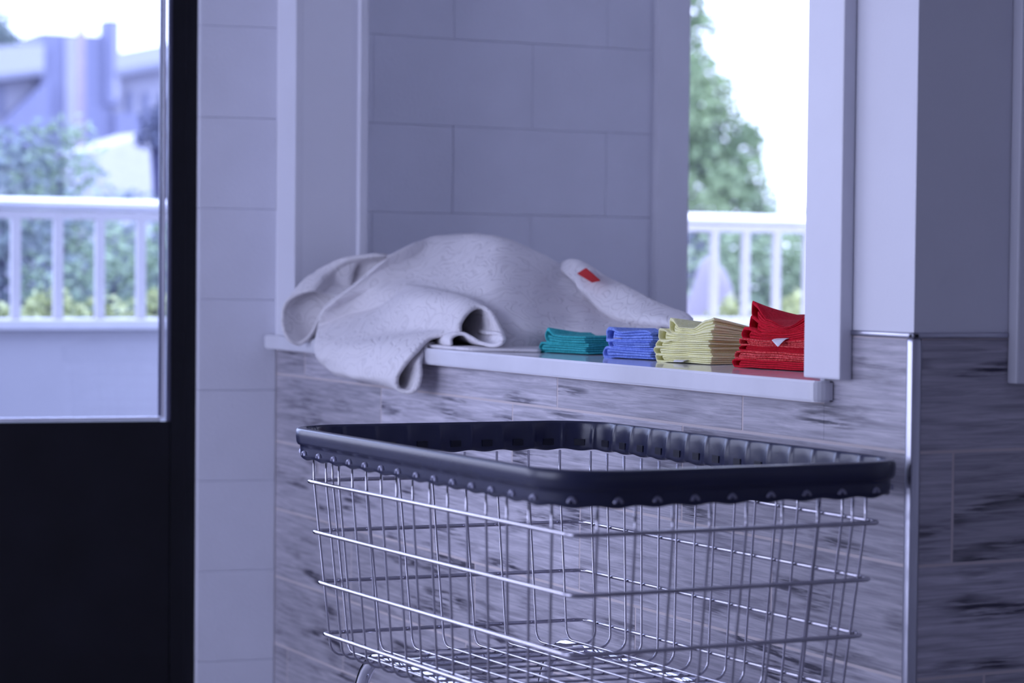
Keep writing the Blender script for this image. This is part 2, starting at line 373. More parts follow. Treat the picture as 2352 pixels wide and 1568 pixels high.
TOWEL = {"M":[[[2.0266,4.5606,1.005],[2.0789,4.5599,1.005],[2.1279,4.551,1.005],[2.157,4.4779,1.005],[2.1598,4.3755,1.005],[2.1661,4.2839,1.005],[2.1988,4.2366,1.005],[2.2318,4.2106,1.005],[2.2539,4.1744,1.005],[2.26,4.0911,1.005],[2.26,3.9997,1.005],[2.26,3.8943,1.005],[2.26,3.793,1.005]],[[2.0286,4.5628,1.1288],[2.0787,4.5601,1.1581],[2.1178,4.5307,1.1825],[2.1293,4.4242,1.1919],[2.13,4.3189,1.1916],[2.1361,4.2283,1.1822],[2.1688,4.1823,1.1644],[2.2018,4.157,1.1422],[2.2231,4.1237,1.1201],[2.23,4.0478,1.0898],[2.23,3.9566,1.0564],[2.23,3.8518,1.04],[2.23,3.7434,1.0379]],[[1.9348,4.3573,1.1764],[1.9898,4.3682,1.2019],[2.0497,4.388,1.2177],[2.0799,4.3223,1.2222],[2.08,4.2183,1.2204],[2.0861,4.1299,1.2099],[2.1188,4.0865,1.1924],[2.1518,4.0633,1.1715],[2.1705,4.038,1.155],[2.18,3.9759,1.1257],[2.18,3.8858,1.0795],[2.18,3.7741,1.0548],[2.18,3.6597,1.0503]],[[1.8747,4.3601,1.133],[1.9348,4.3458,1.1591],[1.9899,4.3349,1.1761],[2.03,4.2701,1.1838],[2.03,4.1462,1.1808],[2.0328,4.0429,1.1694],[2.0652,3.9915,1.1491],[2.1005,3.969,1.127],[2.1219,3.9411,1.1102],[2.13,3.8838,1.088],[2.13,3.7962,1.0585],[2.13,3.6873,1.0447],[2.13,3.5755,1.043]],[[1.8242,4.4033,1.0848],[1.8848,4.3555,1.1158],[1.9399,4.3121,1.1301],[1.98,4.2266,1.1356],[1.98,4.0826,1.1305],[1.9807,3.9572,1.1179],[2.0116,3.8961,1.0985],[2.0505,3.8735,1.0796],[2.0731,3.8442,1.0659],[2.08,3.7832,1.0523],[2.08,3.6982,1.0364],[2.08,3.6003,1.0312],[2.08,3.4913,1.0314]],[[1.8133,4.4386,1.0566],[1.8695,4.3885,1.0833],[1.905,4.2774,1.0924],[1.935,4.1608,1.0916],[1.935,4.0085,1.0829],[1.9352,3.8744,1.0702],[1.9652,3.8088,1.0535],[2.0055,3.7875,1.0383],[2.0289,3.7579,1.03],[2.035,3.6923,1.0246],[2.035,3.6096,1.02],[2.035,3.5221,1.0182],[2.035,3.4154,1.0195]],[[1.8253,4.4841,1.006],[1.8643,4.3982,1.006],[1.89,4.253,1.006],[1.905,4.1048,1.006],[1.905,3.9505,1.006],[1.9102,3.823,1.006],[1.9552,3.7883,1.006],[2.0105,3.7963,1.006],[2.0447,3.7832,1.006],[2.06,3.7322,1.006],[2.065,3.6577,1.006],[2.07,3.5793,1.006],[2.075,3.4823,1.006]]],"B":[[[1.8436,4.4332,1.088],[1.8359,4.4505,1.0794],[1.8226,4.4709,1.0522],[1.8098,4.4879,1.0166],[1.7962,4.4983,0.996],[1.7819,4.5047,0.9875],[1.7655,4.5111,0.9976],[1.7539,4.5174,1.0253],[1.7534,4.5193,1.0549],[1.7609,4.5108,1.0773],[1.7835,4.4981,1.0961],[1.8062,4.4757,1.103],[1.8407,4.482,1.0947],[1.8778,4.4552,1.0841],[1.9192,4.4111,1.0738]],[[1.8584,4.4388,1.088],[1.8507,4.4559,1.0811],[1.8372,4.4761,1.0563],[1.8243,4.4927,1.0215],[1.8105,4.5028,1.0008],[1.7961,4.509,0.9931],[1.7796,4.5152,1.0049],[1.7678,4.5213,1.0352],[1.7673,4.5232,1.069],[1.7749,4.5152,1.094],[1.7978,4.5029,1.1128],[1.8208,4.481,1.1188],[1.8553,4.487,1.1106],[1.8926,4.4605,1.0991],[1.9342,4.4165,1.0871]],[[1.8883,4.4434,1.088],[1.8805,4.4605,1.0838],[1.8669,4.4805,1.0632],[1.8538,4.4968,1.0297],[1.84,4.5066,1.0089],[1.8255,4.5128,1.0026],[1.8088,4.5189,1.0172],[1.7969,4.5248,1.0518],[1.7964,4.5269,1.0928],[1.8042,4.5193,1.122],[1.8272,4.5074,1.1409],[1.8505,4.4859,1.1455],[1.885,4.4914,1.1373],[1.9224,4.4649,1.1244],[1.9641,4.4208,1.1094]],[[1.9242,4.4113,1.0886],[1.9168,4.429,1.087],[1.9041,4.4505,1.0701],[1.892,4.4688,1.0378],[1.8789,4.4805,1.0171],[1.865,4.4882,1.012],[1.8489,4.4959,1.0291],[1.8378,4.5036,1.0674],[1.8374,4.5061,1.1146],[1.8442,4.4963,1.1476],[1.866,4.4815,1.1664],[1.8878,4.4568,1.1697],[1.9226,4.4625,1.1617],[1.9588,4.4337,1.1475],[1.9996,4.3884,1.13]],[[1.9747,4.3718,1.0894],[1.9676,4.3896,1.0887],[1.9553,4.4116,1.0734],[1.9438,4.4309,1.0418],[1.9314,4.4437,1.021],[1.918,4.4524,1.0164],[1.9025,4.4614,1.0345],[1.8919,4.4705,1.0742],[1.8917,4.4735,1.124],[1.8976,4.4618,1.1584],[1.9184,4.4449,1.1772],[1.9392,4.4184,1.1799],[1.9741,4.424,1.172],[2.0096,4.394,1.1573],[2.0499,4.3486,1.1388]]],"C":[[[1.9,3.7612,1.0223],[1.91,3.8508,1.0261],[1.92,3.9861,1.033],[1.93,4.149,1.0434],[1.9348,4.3549,1.0566],[1.9249,4.5182,1.0578],[1.8802,4.5574,1.0522]],[[1.905,3.7859,1.0386],[1.915,3.8708,1.0487],[1.925,3.9971,1.0626],[1.935,4.1605,1.0784],[1.9397,4.3666,1.0839],[1.9278,4.5253,1.0794],[1.8767,4.5591,1.0598]],[[1.905,3.8231,1.0664],[1.91,3.8991,1.0847],[1.92,4.0072,1.0982],[1.93,4.1609,1.1101],[1.9447,4.3783,1.1159],[1.9304,4.5317,1.0963],[1.869,4.56,1.0597]],[[1.895,3.8589,1.0796],[1.895,3.9258,1.0935],[1.9,4.0249,1.1013],[1.905,4.159,1.1047],[1.9149,4.3331,1.0934],[1.888,4.4507,1.0731],[1.8341,4.4943,1.048]],[[1.875,3.8649,1.0712],[1.875,3.9322,1.0807],[1.875,4.0215,1.0859],[1.88,4.1566,1.0854],[1.8899,4.3209,1.0709],[1.8592,4.4104,1.0517],[1.8184,4.4725,1.0309]],[[1.86,3.8656,1.0489],[1.86,3.9391,1.0504],[1.86,4.0391,1.0505],[1.858,4.1495,1.047],[1.85,4.2622,1.0363],[1.8248,4.3468,1.0224],[1.8011,4.4418,1.0115]],[[1.855,3.8587,1.0343],[1.852,3.9316,1.0339],[1.85,4.0272,1.0295],[1.84,4.1194,1.0218],[1.822,4.2083,1.0104],[1.7999,4.2963,0.9988],[1.7841,4.4066,0.9908]],[[1.85,3.8787,1.0271],[1.84,3.9452,1.0252],[1.825,4.0029,1.0176],[1.808,4.0684,1.0071],[1.793,4.1519,0.9949],[1.785,4.2671,0.9821],[1.7813,4.3969,0.9756]],[[1.83,3.9334,1.0181],[1.815,3.9646,1.0105],[1.795,3.9975,0.9986],[1.785,4.0581,0.9863],[1.78,4.1541,0.9741],[1.779,4.2639,0.9654],[1.7805,4.3803,0.9635]],[[1.788,3.9171,0.9906],[1.78,3.9535,0.9802],[1.775,4.0078,0.9697],[1.772,4.0746,0.9619],[1.772,4.1571,0.9558],[1.777,4.2589,0.9515],[1.7866,4.3665,0.9513]],[[1.772,3.9394,0.9617],[1.77,3.9715,0.9545],[1.768,4.025,0.9504],[1.768,4.0866,0.9468],[1.77,4.1566,0.9437],[1.777,4.2473,0.9413],[1.7858,4.3335,0.9428]],[[1.768,3.9544,0.9402],[1.768,3.9831,0.9372],[1.768,4.0395,0.9379],[1.769,4.1016,0.9367],[1.772,4.1678,0.9362],[1.779,4.2406,0.9372],[1.7879,4.3173,0.9381]],[[1.775,3.9575,0.9208],[1.778,3.9992,0.9254],[1.779,4.0602,0.9291],[1.78,4.1205,0.9305],[1.782,4.1846,0.9318],[1.787,4.255,0.9329],[1.7928,4.3246,0.9359]],[[1.788,3.9356,0.9151],[1.79,3.9951,0.9212],[1.791,4.0663,0.9261],[1.792,4.133,0.9289],[1.793,4.1992,0.931],[1.795,4.2672,0.9331],[1.7968,4.3296,0.9366]],[[1.797,3.9215,0.9231],[1.798,3.9864,0.9316],[1.799,4.0677,0.9362],[1.799,4.1385,0.9381],[1.799,4.2068,0.9402],[1.799,4.2723,0.9426],[1.7998,4.3322,0.9445]],[[1.8,3.9146,0.9483],[1.801,3.9793,0.9554],[1.801,4.0622,0.9587],[1.801,4.137,0.959],[1.801,4.2074,0.9604],[1.801,4.2751,0.963],[1.8008,4.335,0.9651]],[[1.801,3.9174,0.9781],[1.801,3.9757,0.9825],[1.801,4.0585,0.9844],[1.801,4.1375,0.985],[1.801,4.2079,0.9859],[1.801,4.2756,0.987],[1.8008,4.3355,0.9876]],[[1.83,3.9431,1.005],[1.83,4.0136,1.005],[1.83,4.1073,1.005],[1.83,4.1936,1.005],[1.83,4.2715,1.005],[1.8298,4.3398,1.005],[1.8293,4.3997,1.005]],[[1.88,3.9805,1.005],[1.88,4.0611,1.005],[1.88,4.1656,1.005],[1.88,4.2635,1.005],[1.8798,4.3532,1.005],[1.8786,4.4319,1.005],[1.8753,4.4861,1.005]]],"F":[[[1.83,3.8439,1.0086],[1.832,3.8484,1.0199],[1.838,3.8383,1.0284],[1.848,3.8214,1.0297],[1.853,3.7999,1.0229],[1.858,3.773,1.014],[1.862,3.7356,1.0112],[1.866,3.7079,1.0146],[1.872,3.7058,1.0242],[1.88,3.7361,1.0312],[1.89,3.8106,1.0306]],[[1.85,3.9346,1.0087],[1.852,3.9391,1.0203],[1.858,3.9285,1.029],[1.868,3.9107,1.0303],[1.873,3.8883,1.0234],[1.878,3.8604,1.0143],[1.882,3.8217,1.0115],[1.886,3.793,1.0148],[1.892,3.7906,1.0247],[1.9,3.8215,1.0319],[1.91,3.8979,1.0313]],[[1.88,4.09,1.0069],[1.882,4.0946,1.0189],[1.888,4.083,1.0278],[1.898,4.0636,1.0292],[1.903,4.0396,1.0221],[1.908,4.01,1.0127],[1.912,3.969,1.0098],[1.916,3.9386,1.0133],[1.922,3.9357,1.0235],[1.93,3.9677,1.0309],[1.94,4.0475,1.0304]],[[1.91,4.2846,1.0058],[1.912,4.2894,1.0183],[1.918,4.2765,1.0276],[1.928,4.2551,1.0291],[1.933,4.2292,1.0217],[1.938,4.1972,1.012],[1.942,4.1532,1.0089],[1.946,4.1205,1.0125],[1.952,4.117,1.0231],[1.96,4.1505,1.031],[1.97,4.2348,1.0304]]],"D":[[[1.826,3.9344,1.0032],[1.826,3.8469,1.0032],[1.826,3.7624,1.0032],[1.85,3.7293,1.0032],[1.877,3.7028,1.0032],[1.901,3.6797,1.0032],[1.922,3.6596,1.0032]],[[1.85,3.9862,1.0036],[1.85,3.8975,1.0036],[1.85,3.8119,1.0036],[1.874,3.7777,1.0036],[1.901,3.7502,1.0036],[1.925,3.7262,1.0036],[1.946,3.7054,1.0036]],[[1.89,4.0724,1.004],[1.89,3.9818,1.004],[1.89,3.8944,1.004],[1.914,3.8584,1.004],[1.941,3.8292,1.004],[1.965,3.8037,1.004],[1.986,3.7816,1.004]],[[1.93,4.1587,1.004],[1.93,4.0661,1.004],[1.93,3.9769,1.004],[1.954,3.9391,1.004],[1.981,3.9082,1.004],[2.005,3.8812,1.004],[2.026,3.8579,1.004]]],"E":[[[2.175,4.0651,1.1585],[2.175,4.0318,1.1683],[2.175,3.9914,1.1709],[2.175,3.9406,1.1606],[2.175,3.8608,1.1353],[2.175,3.7752,1.1159],[2.175,3.6924,1.0955],[2.175,3.6204,1.0805],[2.175,3.5704,1.0718],[2.175,3.5457,1.062]],[[2.16,4.0258,1.1532],[2.16,3.9928,1.1603],[2.16,3.9491,1.1587],[2.16,3.8918,1.1435],[2.16,3.8167,1.1204],[2.16,3.7372,1.1022],[2.16,3.6619,1.0845],[2.16,3.5921,1.073],[2.16,3.5457,1.066],[2.16,3.5182,1.0587]],[[2.145,3.9793,1.1446],[2.145,3.9393,1.1431],[2.145,3.8891,1.1306],[2.145,3.8328,1.1142],[2.145,3.7676,1.0959],[2.145,3.6977,1.0822],[2.145,3.6298,1.0722],[2.145,3.5638,1.064],[2.145,3.5194,1.0595],[2.145,3.4966,1.0538]],[[2.135,3.9242,1.1294],[2.135,3.8884,1.1212],[2.135,3.8459,1.1047],[2.135,3.7938,1.0879],[2.135,3.7362,1.0748],[2.135,3.672,1.068],[2.135,3.6079,1.063],[2.135,3.5455,1.0581],[2.135,3.5043,1.0544],[2.135,3.4862,1.0509]],[[2.135,3.8953,1.116],[2.135,3.8633,1.1045],[2.135,3.8281,1.0847],[2.135,3.7832,1.0689],[2.135,3.7292,1.0601],[2.135,3.6685,1.0567],[2.135,3.6062,1.055],[2.135,3.5454,1.0525],[2.135,3.5073,1.0504],[2.135,3.4922,1.0484]],[[2.16,3.9209,1.1003],[2.16,3.8905,1.0879],[2.16,3.8552,1.0707],[2.16,3.8152,1.0572],[2.16,3.7626,1.0485],[2.16,3.7063,1.0441],[2.16,3.6465,1.0417],[2.16,3.5866,1.0393],[2.16,3.5481,1.0388],[2.16,3.5328,1.0377]]],"TAG":[[2.14,3.8966,1.16],[2.135,3.9229,1.1491],[2.11,3.8187,1.1327],[2.12,3.804,1.1362]]}
# ------------------------------------------------------------------ materials used
PAINT = (0.78, 0.78, 0.86)
m_paint = mat('white_wall_paint', PAINT, 0.55, bump=0.06, bscale=180, var=0.03, vscale=3)
m_block = mat('painted_concrete_block', (0.74, 0.745, 0.84), 0.6, bump=0.25, bscale=140, var=0.04, vscale=5)
m_trim = mat('white_trim_paint', (0.75, 0.75, 0.83), 0.4, bump=0.03, bscale=200, var=0.02)
m_ceil = mat('ceiling_paint', (0.76, 0.76, 0.80), 0.8, var=0.02)
m_dark = mat('pale_rear_paint', (0.80, 0.80, 0.85), 0.7, var=0.04)
m_floor = mat('floor_tile_grey', (0.30, 0.29, 0.32), 0.45, bump=0.05, bscale=30, var=0.12, vscale=4)
m_tile = wood_tile_mat('wood_look_tile', (0.43, 0.41, 0.48), (0.05, 0.045, 0.075), (0.63, 0.60, 0.67))
m_grout = mat('tile_grout', (0.62, 0.55, 0.56), 0.9, bump=0.1, bscale=300, var=0.05)
m_alu = mat('satin_metal_trim', (0.45, 0.45, 0.52), 0.34, 1.0, var=0.04)
m_quartz = mat('white_quartz', (0.74, 0.74, 0.81), 0.10, spec=0.6, var=0.035, vscale=14)
m_black = mat('black_door_metal', (0.006, 0.006, 0.010), 0.42, spec=0.25, bump=0.05, bscale=90, var=0.2)
m_bead = mat('grey_glazing_bead', (0.10, 0.10, 0.17), 0.4, 0.3, var=0.1)
m_chromebead = mat('bright_glazing_strip', (0.85, 0.85, 0.95), 0.25, 0.6, var=0.03)
m_chrome = mat('chrome_wire', (0.47, 0.455, 0.52), 0.18, 1.0, var=0.05, vscale=40)
m_tube = mat('chrome_tube', (0.80, 0.80, 0.88), 0.07, 1.0, var=0.03, vscale=10)
m_rim = mat('navy_plastic_rim', (0.022, 0.025, 0.062), 0.27, spec=0.42, bump=0.03, bscale=250, var=0.12)
m_slot_shade = mat('rim_slot_shade', (0.008, 0.009, 0.022), 0.45, spec=0.3, var=0.1)  # dark colour stands for the shade inside the slots
m_hood_glint = mat('rim_hood_glint', (0.24, 0.24, 0.34), 0.25, 0.4, var=0.06, vscale=60)  # rim plastic on the hoods, paled to carry their highlight
m_rubber = mat('grey_rubber', (0.05, 0.05, 0.055), 0.7, var=0.1)
m_quilt = quilt_mat('white_quilted_cotton')
m_redtag = mat('red_label_cloth', (0.50, 0.015, 0.02), 0.8, bump=0.2, bscale=400, var=0.15)
m_whitetag = mat('white_label_satin', (0.80, 0.80, 0.86), 0.5, var=0.03)
m_green = terry_mat('teal_terry', (0.025, 0.33, 0.36), (0.07, 0.52, 0.55))
m_blue = terry_mat('blue_terry', (0.16, 0.25, 0.72), (0.30, 0.42, 0.93))
m_yellow = terry_mat('yellow_terry', (0.93, 0.90, 0.46), (0.97, 0.96, 0.60), scale=1100)
m_red = terry_mat('red_terry', (0.54, 0.007, 0.022), (0.70, 0.015, 0.04))
m_redpile = terry_mat('red_looped_pile', (0.62, 0.012, 0.03), (0.97, 0.16, 0.15), scale=1000, strength=1.0)
m_glass = glass_mat('door_glass', (0.86, 0.90, 0.98))
m_glass2 = glass_mat('window_glass', (0.93, 0.95, 0.97))

XW = 1.84            # face of the tiled half wall
YF = 4.78            # face of the block front wall
YC = 2.436           # near corner of the half wall
ZL = 1.0             # top of the ledge

# ------------------------------------------------------------------ setting: shell
tag(boxes('floor', [(-2.8, 3.95, -2.7, 5.75, -0.1, 0.0)], m_floor), kind='structure')
tag(boxes('ceiling', [(-2.8, 3.95, -2.7, 5.75, 2.8, 2.9)], m_ceil), kind='structure')
tag(boxes('wall_right', [(3.8, 3.95, -2.6, 2.44, 0, 2.8)], m_dark), kind='structure')
tag(boxes('wall_rear', [(-2.75, 3.95, -2.7, -2.55, 0, 2.8)], m_dark), kind='structure')
tag(boxes('wall_bay_end', [(3.8, 3.95, 2.44, 4.95, 0, 1.3), (3.8, 3.95, 2.44, 4.95, 2.4, 2.8), (3.8, 3.95, 2.44, 2.72, 1.3, 2.4), (3.8, 3.95, 3.22, 4.95, 1.3, 2.4)], m_trim), kind='structure')
tag(boxes('added_window', [(3.84, 3.92, 2.72, 2.75, 1.3, 2.4), (3.84, 3.92, 3.19, 3.22, 1.3, 2.4), (3.84, 3.92, 2.72, 3.22, 1.3, 1.33), (3.84, 3.92, 2.72, 3.22, 2.37, 2.4)], m_trim), kind='structure')  # added unseen window, lets in sky light to brighten the bay
# left wall with a broad shop window
tag(boxes('wall_left', [(-2.75, -2.6, -2.55, 5.6, 0, 0.45), (-2.75, -2.6, -2.55, 5.6, 2.55, 2.8), (-2.75, -2.6, -2.55, 1.9, 0.45, 2.55), (-2.75, -2.6, 4.9, 5.6, 0.45, 2.55)], m_paint), kind='structure')
tag(boxes('window_2', [(-2.71, -2.64, y - 0.03, y + 0.03, 0.45, 2.55) for y in (1.93, 3.4, 4.87)] + [(-2.71, -2.64, 1.9, 4.9, 0.45, 0.5), (-2.71, -2.64, 1.9, 4.9, 2.5, 2.55)], m_black), kind='structure')

# front wall: local frame turned 10 degrees about the tile corner; local x runs from the corner to the door
RF = Matrix.Translation((XW, YF, 0)) @ Matrix.Rotation(math.radians(-10), 4, 'Z')
rnd = random.Random(3)
def blocks(bm, x0, x1, z0, z1, joints_even, joints_odd, zbase=0.0633, pitch=0.2030, y=0.0, d=0.05):
    k0 = int(math.floor((z0 - zbase) / pitch)); k = k0
    while zbase + k * pitch < z1:
        za, zb = max(z0, zbase + k * pitch), min(z1, zbase + (k + 1) * pitch)
        js = [x0] + [j for j in (joints_even if k % 2 == 0 else joints_odd) if x0 < j < x1] + [x1]
        for a, b in zip(js, js[1:]):
            dy = rnd.uniform(-0.0009, 0.0009)
            box(bm, a, b, y + dy, y + d, za, zb, bev=0.0028)
        k += 1
bm = bmesh.new()
blocks(bm, -0.176, 0.0, 0, 2.8, [], [])
bmesh.ops.transform(bm, matrix=RF, verts=bm.verts[:])
box(bm, -4.56, -4.38, 0.0, 0.18, 0, 2.8, M=RF)
box(bm, -4.40, -0.176, 0.0, 0.18, 2.42, 2.8, M=RF)
box(bm, -0.172, 0.0, 0.045, 0.18, 0, 2.8, M=RF)
tag(mesh_obj('wall_front', bm, m_block), kind='structure')
# block wall in the bay behind the pass-through, with its window opening
bm = bmesh.new()
blocks(bm, 1.88, 2.83, 0, 2.8, [1.868, 2.276, 2.685], [2.072, 2.4835, 2.895], y=YF, d=0.05)
for b in ((1.84, 2.908, YF + 0.045, 4.95, 0, 2.8), (3.74, 3.8, YF, 4.95, 0, 2.8), (2.83, 3.74, YF, 4.95, 0, 0.94), (2.83, 3.74, YF, 4.95, 2.50, 2.8)): box(bm, *b)
tag(mesh_obj('wall_bay', bm, m_block), kind='structure')
# bay window frame and pane
w1 = boxes('window_1', [(2.816, 2.908, YF - 0.022, YF + 0.10, 0.90, 2.50), (3.72, 3.80, YF - 0.022, YF + 0.10, 0.90, 2.56), (2.908, 3.72, YF - 0.022, YF + 0.10, 2.48, 2.56), (2.908, 3.72, YF - 0.03, YF + 0.10, 0.90, 0.945)], m_trim, bev=0.006)
tag(w1, kind='structure')
boxes('window_pane', [(2.90, 3.73, YF + 0.06, YF + 0.066, 0.94, 2.49)], m_glass2, w1)

# half wall with the pass-through, its corner column and posts
body = [(1.847, 1.985, YC + 0.006, YF, 0, 0.968), (1.847, 1.985, YC + 0.006, 2.66, 0.968, 1.066),
        (1.84, 1.985, YC, 2.66, 1.070, 2.8), (1.84, 1.985, 2.66, YF, 2.3, 2.8), (1.838, 1.966, 4.62, YF, 1.0, 2.3),
        (1.985, 3.8, YC + 0.006, YC + 0.15, 0, 0.968), (1.985, 3.8, YC, YC + 0.15, 2.3, 2.8), (1.985, 2.075, YC + 0.004, YC + 0.15, 0.968, 1.066), (1.985, 2.075, YC, YC + 0.15, 1.07, 2.3)]
tag(boxes('wall_partition', body, m_paint), kind='structure')

# wood look planks on the two faces of the half wall
def plank(bm, lay, x0, x1, y0, y1, z0, z1, c):
    n0 = set(bm.faces)
    box(bm, x0, x1, y0, y1, z0, z1, bev=0.0008)
    for f in bm.faces:
        if f not in n0:
            for lp in f.loops: lp[lay] = (*c, 1)
Z0, PT, g = 0.9125, 0.1522, 0.0021
cuts = {0: [2.851, 3.4375, 4.024, 4.607], 1: [3.022, 3.607, 4.192], 2: [2.768, 3.352, 3.94, 4.525], 3: [3.162, 3.754, 4.34], 4: [2.62, 3.2, 3.79, 4.38], 5: [2.95, 3.53, 4.12, 4.70], 6: [2.75, 3.34, 3.93, 4.5]}
cutx = {0: [2.25, 2.84, 3.4], 1: [1.909, 2.496, 3.08, 3.67], 2: [2.22, 2.8, 3.4], 3: [1.967, 2.55, 3.14, 3.7], 4: [2.3, 2.9, 3.5], 5: [2.05, 2.63, 3.2], 6: [2.4, 3.0]}
def tiles(face):
    bm = bmesh.new()
    lay = bm.loops.layers.color.new('plank')
    for i in range(7):
        zb = max(0, Z0 - i * PT); zt = Z0 + PT - i * PT
        if zt <= 0.01: continue
        cs = (cuts if face == 'y' else cutx)[i]
        ends = [YC + 0.004] + cs + [YF] if face == 'y' else [XW + 0.004] + cs + [3.8]
        for a, b in zip(ends, ends[1:]):
            c = (rnd.random(), rnd.random(), rnd.random())
            if face == 'y' and i == 0:
                parts = [(a, min(b, 2.64), zt)] if a < 2.64 else []
                if b > 2.64: parts.append((max(a, 2.64), b, 0.968))
            elif face == 'x' and i == 0:
                parts = [(a, min(b, 2.06), zt)] if a < 2.06 else []
                if b > 2.06: parts.append((max(a, 2.06), b, 0.968))
            else: parts = [(a, b, zt)]
            for (p, q_, t) in parts:
                ga = g if p == a else 0; gb = g if q_ == b else 0
                if face == 'y': plank(bm, lay, XW, XW + 0.0062, p + ga, q_ - gb, zb + g, t - g, c)
                else: plank(bm, lay, p + ga, q_ - gb, YC, YC + 0.0062, zb + g, t - g, c)
    n0 = set(bm.faces)
    if face == 'y':
        box(bm, XW + 0.0006, XW + 0.0066, YC + 0.004, YF, 0, 0.968, mi=1); box(bm, XW + 0.0006, XW + 0.0066, YC + 0.004, 2.64, 0.968, 1.066, mi=1)
    else:
        box(bm, XW + 0.004, 3.8, YC + 0.0006, YC + 0.0056, 0, 0.968, mi=1); box(bm, XW + 0.004, 2.06, YC + 0.0006, YC + 0.0056, 0.968, 1.066, mi=1)
    return bm
tag(mesh_obj('wall_tiled_left', tiles('y'), [m_tile, m_grout]), kind='structure')
tag(mesh_obj('wall_tiled_right', tiles('x'), [m_tile, m_grout]), kind='structure')

# metal edge strips of the tiling
tag(boxes('trim_1', [(XW - 0.004, XW + 0.013, YC - 0.004, YC + 0.013, 0, 1.066)], m_alu, bev=0.006, smooth=True), kind='structure')
tag(boxes('trim_2', [(XW - 0.004, XW + 0.008, YC - 0.004, 2.574, 1.0645, 1.0725)], m_alu, bev=0.0025, smooth=True), kind='structure')
tag(boxes('trim_3', [(XW - 0.004, 1.997, YC - 0.004, YC + 0.008, 1.0645, 1.0725)], m_alu, bev=0.0025, smooth=True), kind='structure')
# white casings round the pass-through
tag(boxes('trim_4', [(XW - 0.021, XW, 2.574, 2.662, 1.003, 2.38)], m_trim, bev=0.003), kind='structure')
tag(boxes('trim_5', [(XW - 0.021, XW - 0.001, 4.62, 4.722, 1.001, 2.38)], m_trim, bev=0.003), kind='structure')
tag(boxes('trim_6', [(1.966, 1.986, 4.606, 4.72, 1.001, 2.38)], m_trim, bev=0.003), kind='structure')
tag(boxes('trim_7', [(1.997, 2.085, YC - 0.021, YC - 0.0005, 1.003, 2.38)], m_trim, bev=0.003), kind='structure')
tag(boxes('trim_8', [(XW - 0.021, XW, 2.662, 4.62, 2.30, 2.38)], m_trim, bev=0.003), kind='structure')
# quartz ledge
def slab(name, outline, z0, z1, m, bev=0.003):
    bm = bmesh.new()
    f = bm.faces.new([bm.verts.new((x, y, z0)) for x, y in outline])
    r = bmesh.ops.extrude_face_region(bm, geom=[f])
    for v in r['geom']:
        if isinstance(v, bmesh.types.BMVert): v.co.z = z1
    bmesh.ops.bevel(bm, geom=[e for e in bm.edges if abs(e.verts[0].co.z - e.verts[1].co.z) < 1e-6], offset=bev, segments=2, affect='EDGES')
    return mesh_obj(name, bm, m)
cor = [(1.81 + 0.022 - 0.022 * math.cos(t), 2.617 + 0.022 - 0.022 * math.sin(t)) for t in [i * PI / 2 / 6 for i in range(7)]]
led = slab('ledge', [(1.81, 4.775)] + cor + [(1.8385, 2.617), (1.8385, 2.668), (2.32, 2.668), (2.32, 4.604), (1.99, 4.604), (1.99, 4.617), (1.8385, 4.617), (1.8385, 4.775)], 0.9695, ZL, m_quartz)
tag(led, 'white quartz ledge running along the top of the tiled half wall', 'ledge')

# ------------------------------------------------------------------ black glazed door, left
d = empty('glazed_door', (XW, YF, 0), math.radians(-10))
tag(d, 'black metal door with a large clear pane, left of the white block strip', 'door')
boxes('door_frame', [(-0.2015, -0.177, 0.03, 0.12, 0, 2.30), (-1.23, -1.20, 0.02, 0.12, 0, 2.30), (-1.23, -0.177, 0.03, 0.12, 2.27, 2.30)], m_black, d, 0.0005)
boxes('door_stile', [(-0.232, -0.2015, 0.03, 0.075, 0.02, 2.26)], m_black, d, 0.0005)
boxes('door_stile', [(-1.198, -1.13, 0.03, 0.075, 0.02, 2.26)], m_black, d, 0.003)
boxes('bottom_panel', [(-1.13, -0.232, 0.034, 0.072, 0.02, 0.805)], m_black, d, 0.002)
boxes('top_rail', [(-1.13, -0.232, 0.03, 0.075, 2.16, 2.26)], m_black, d, 0.003)
boxes('glazing_bead', [(-0.240, -0.232, 0.036, 0.056, 0.805, 2.16), (-0.2575, -0.2525, 0.044, 0.058, 0.816, 2.16)], m_bead, d, 0.001)
boxes('glazing_strip', [(-0.2515, -0.2445, 0.040, 0.056, 0.812, 2.16), (-1.13, -0.2525, 0.040, 0.058, 0.807, 0.815)], m_chromebead, d, 0.0012)
boxes('door_pane', [(-1.135, -0.236, 0.057, 0.062, 0.80, 2.165)], m_glass, d)
bm = bmesh.new(); tube(bm, [(-1.16, -0.03, 0.75), (-1.16, -0.03, 1.25)], 0.012, 12); tube(bm, [(-1.16, -0.03, 0.80), (-1.16, 0.032, 0.80)], 0.008, 8); tube(bm, [(-1.16, -0.03, 1.20), (-1.16, 0.032, 1.20)], 0.008, 8)
mesh_obj('door_handle', bm, m_tube, d)
# storefront glazing further left in the same wall
st = boxes('window_3', [(-x - 0.03, -x + 0.03, 0.03, 0.12, 0, 2.42) for x in (1.26, 2.3, 3.34, 4.36)] + [(-4.36, -1.26, 0.03, 0.12, 0, 0.12), (-4.36, -0.177, 0.03, 0.12, 2.305, 2.42)], m_black)
st.matrix_world = RF
tag(st, kind='structure')

# ------------------------------------------------------------------ laundry cart
CX, CY, ZR = 1.516, 2.79, 0.910
cart = empty('laundry_cart', (CX, CY, 0))
tag(cart, 'chrome wire laundry cart with dark navy plastic rim in front of the tiled wall', 'cart')
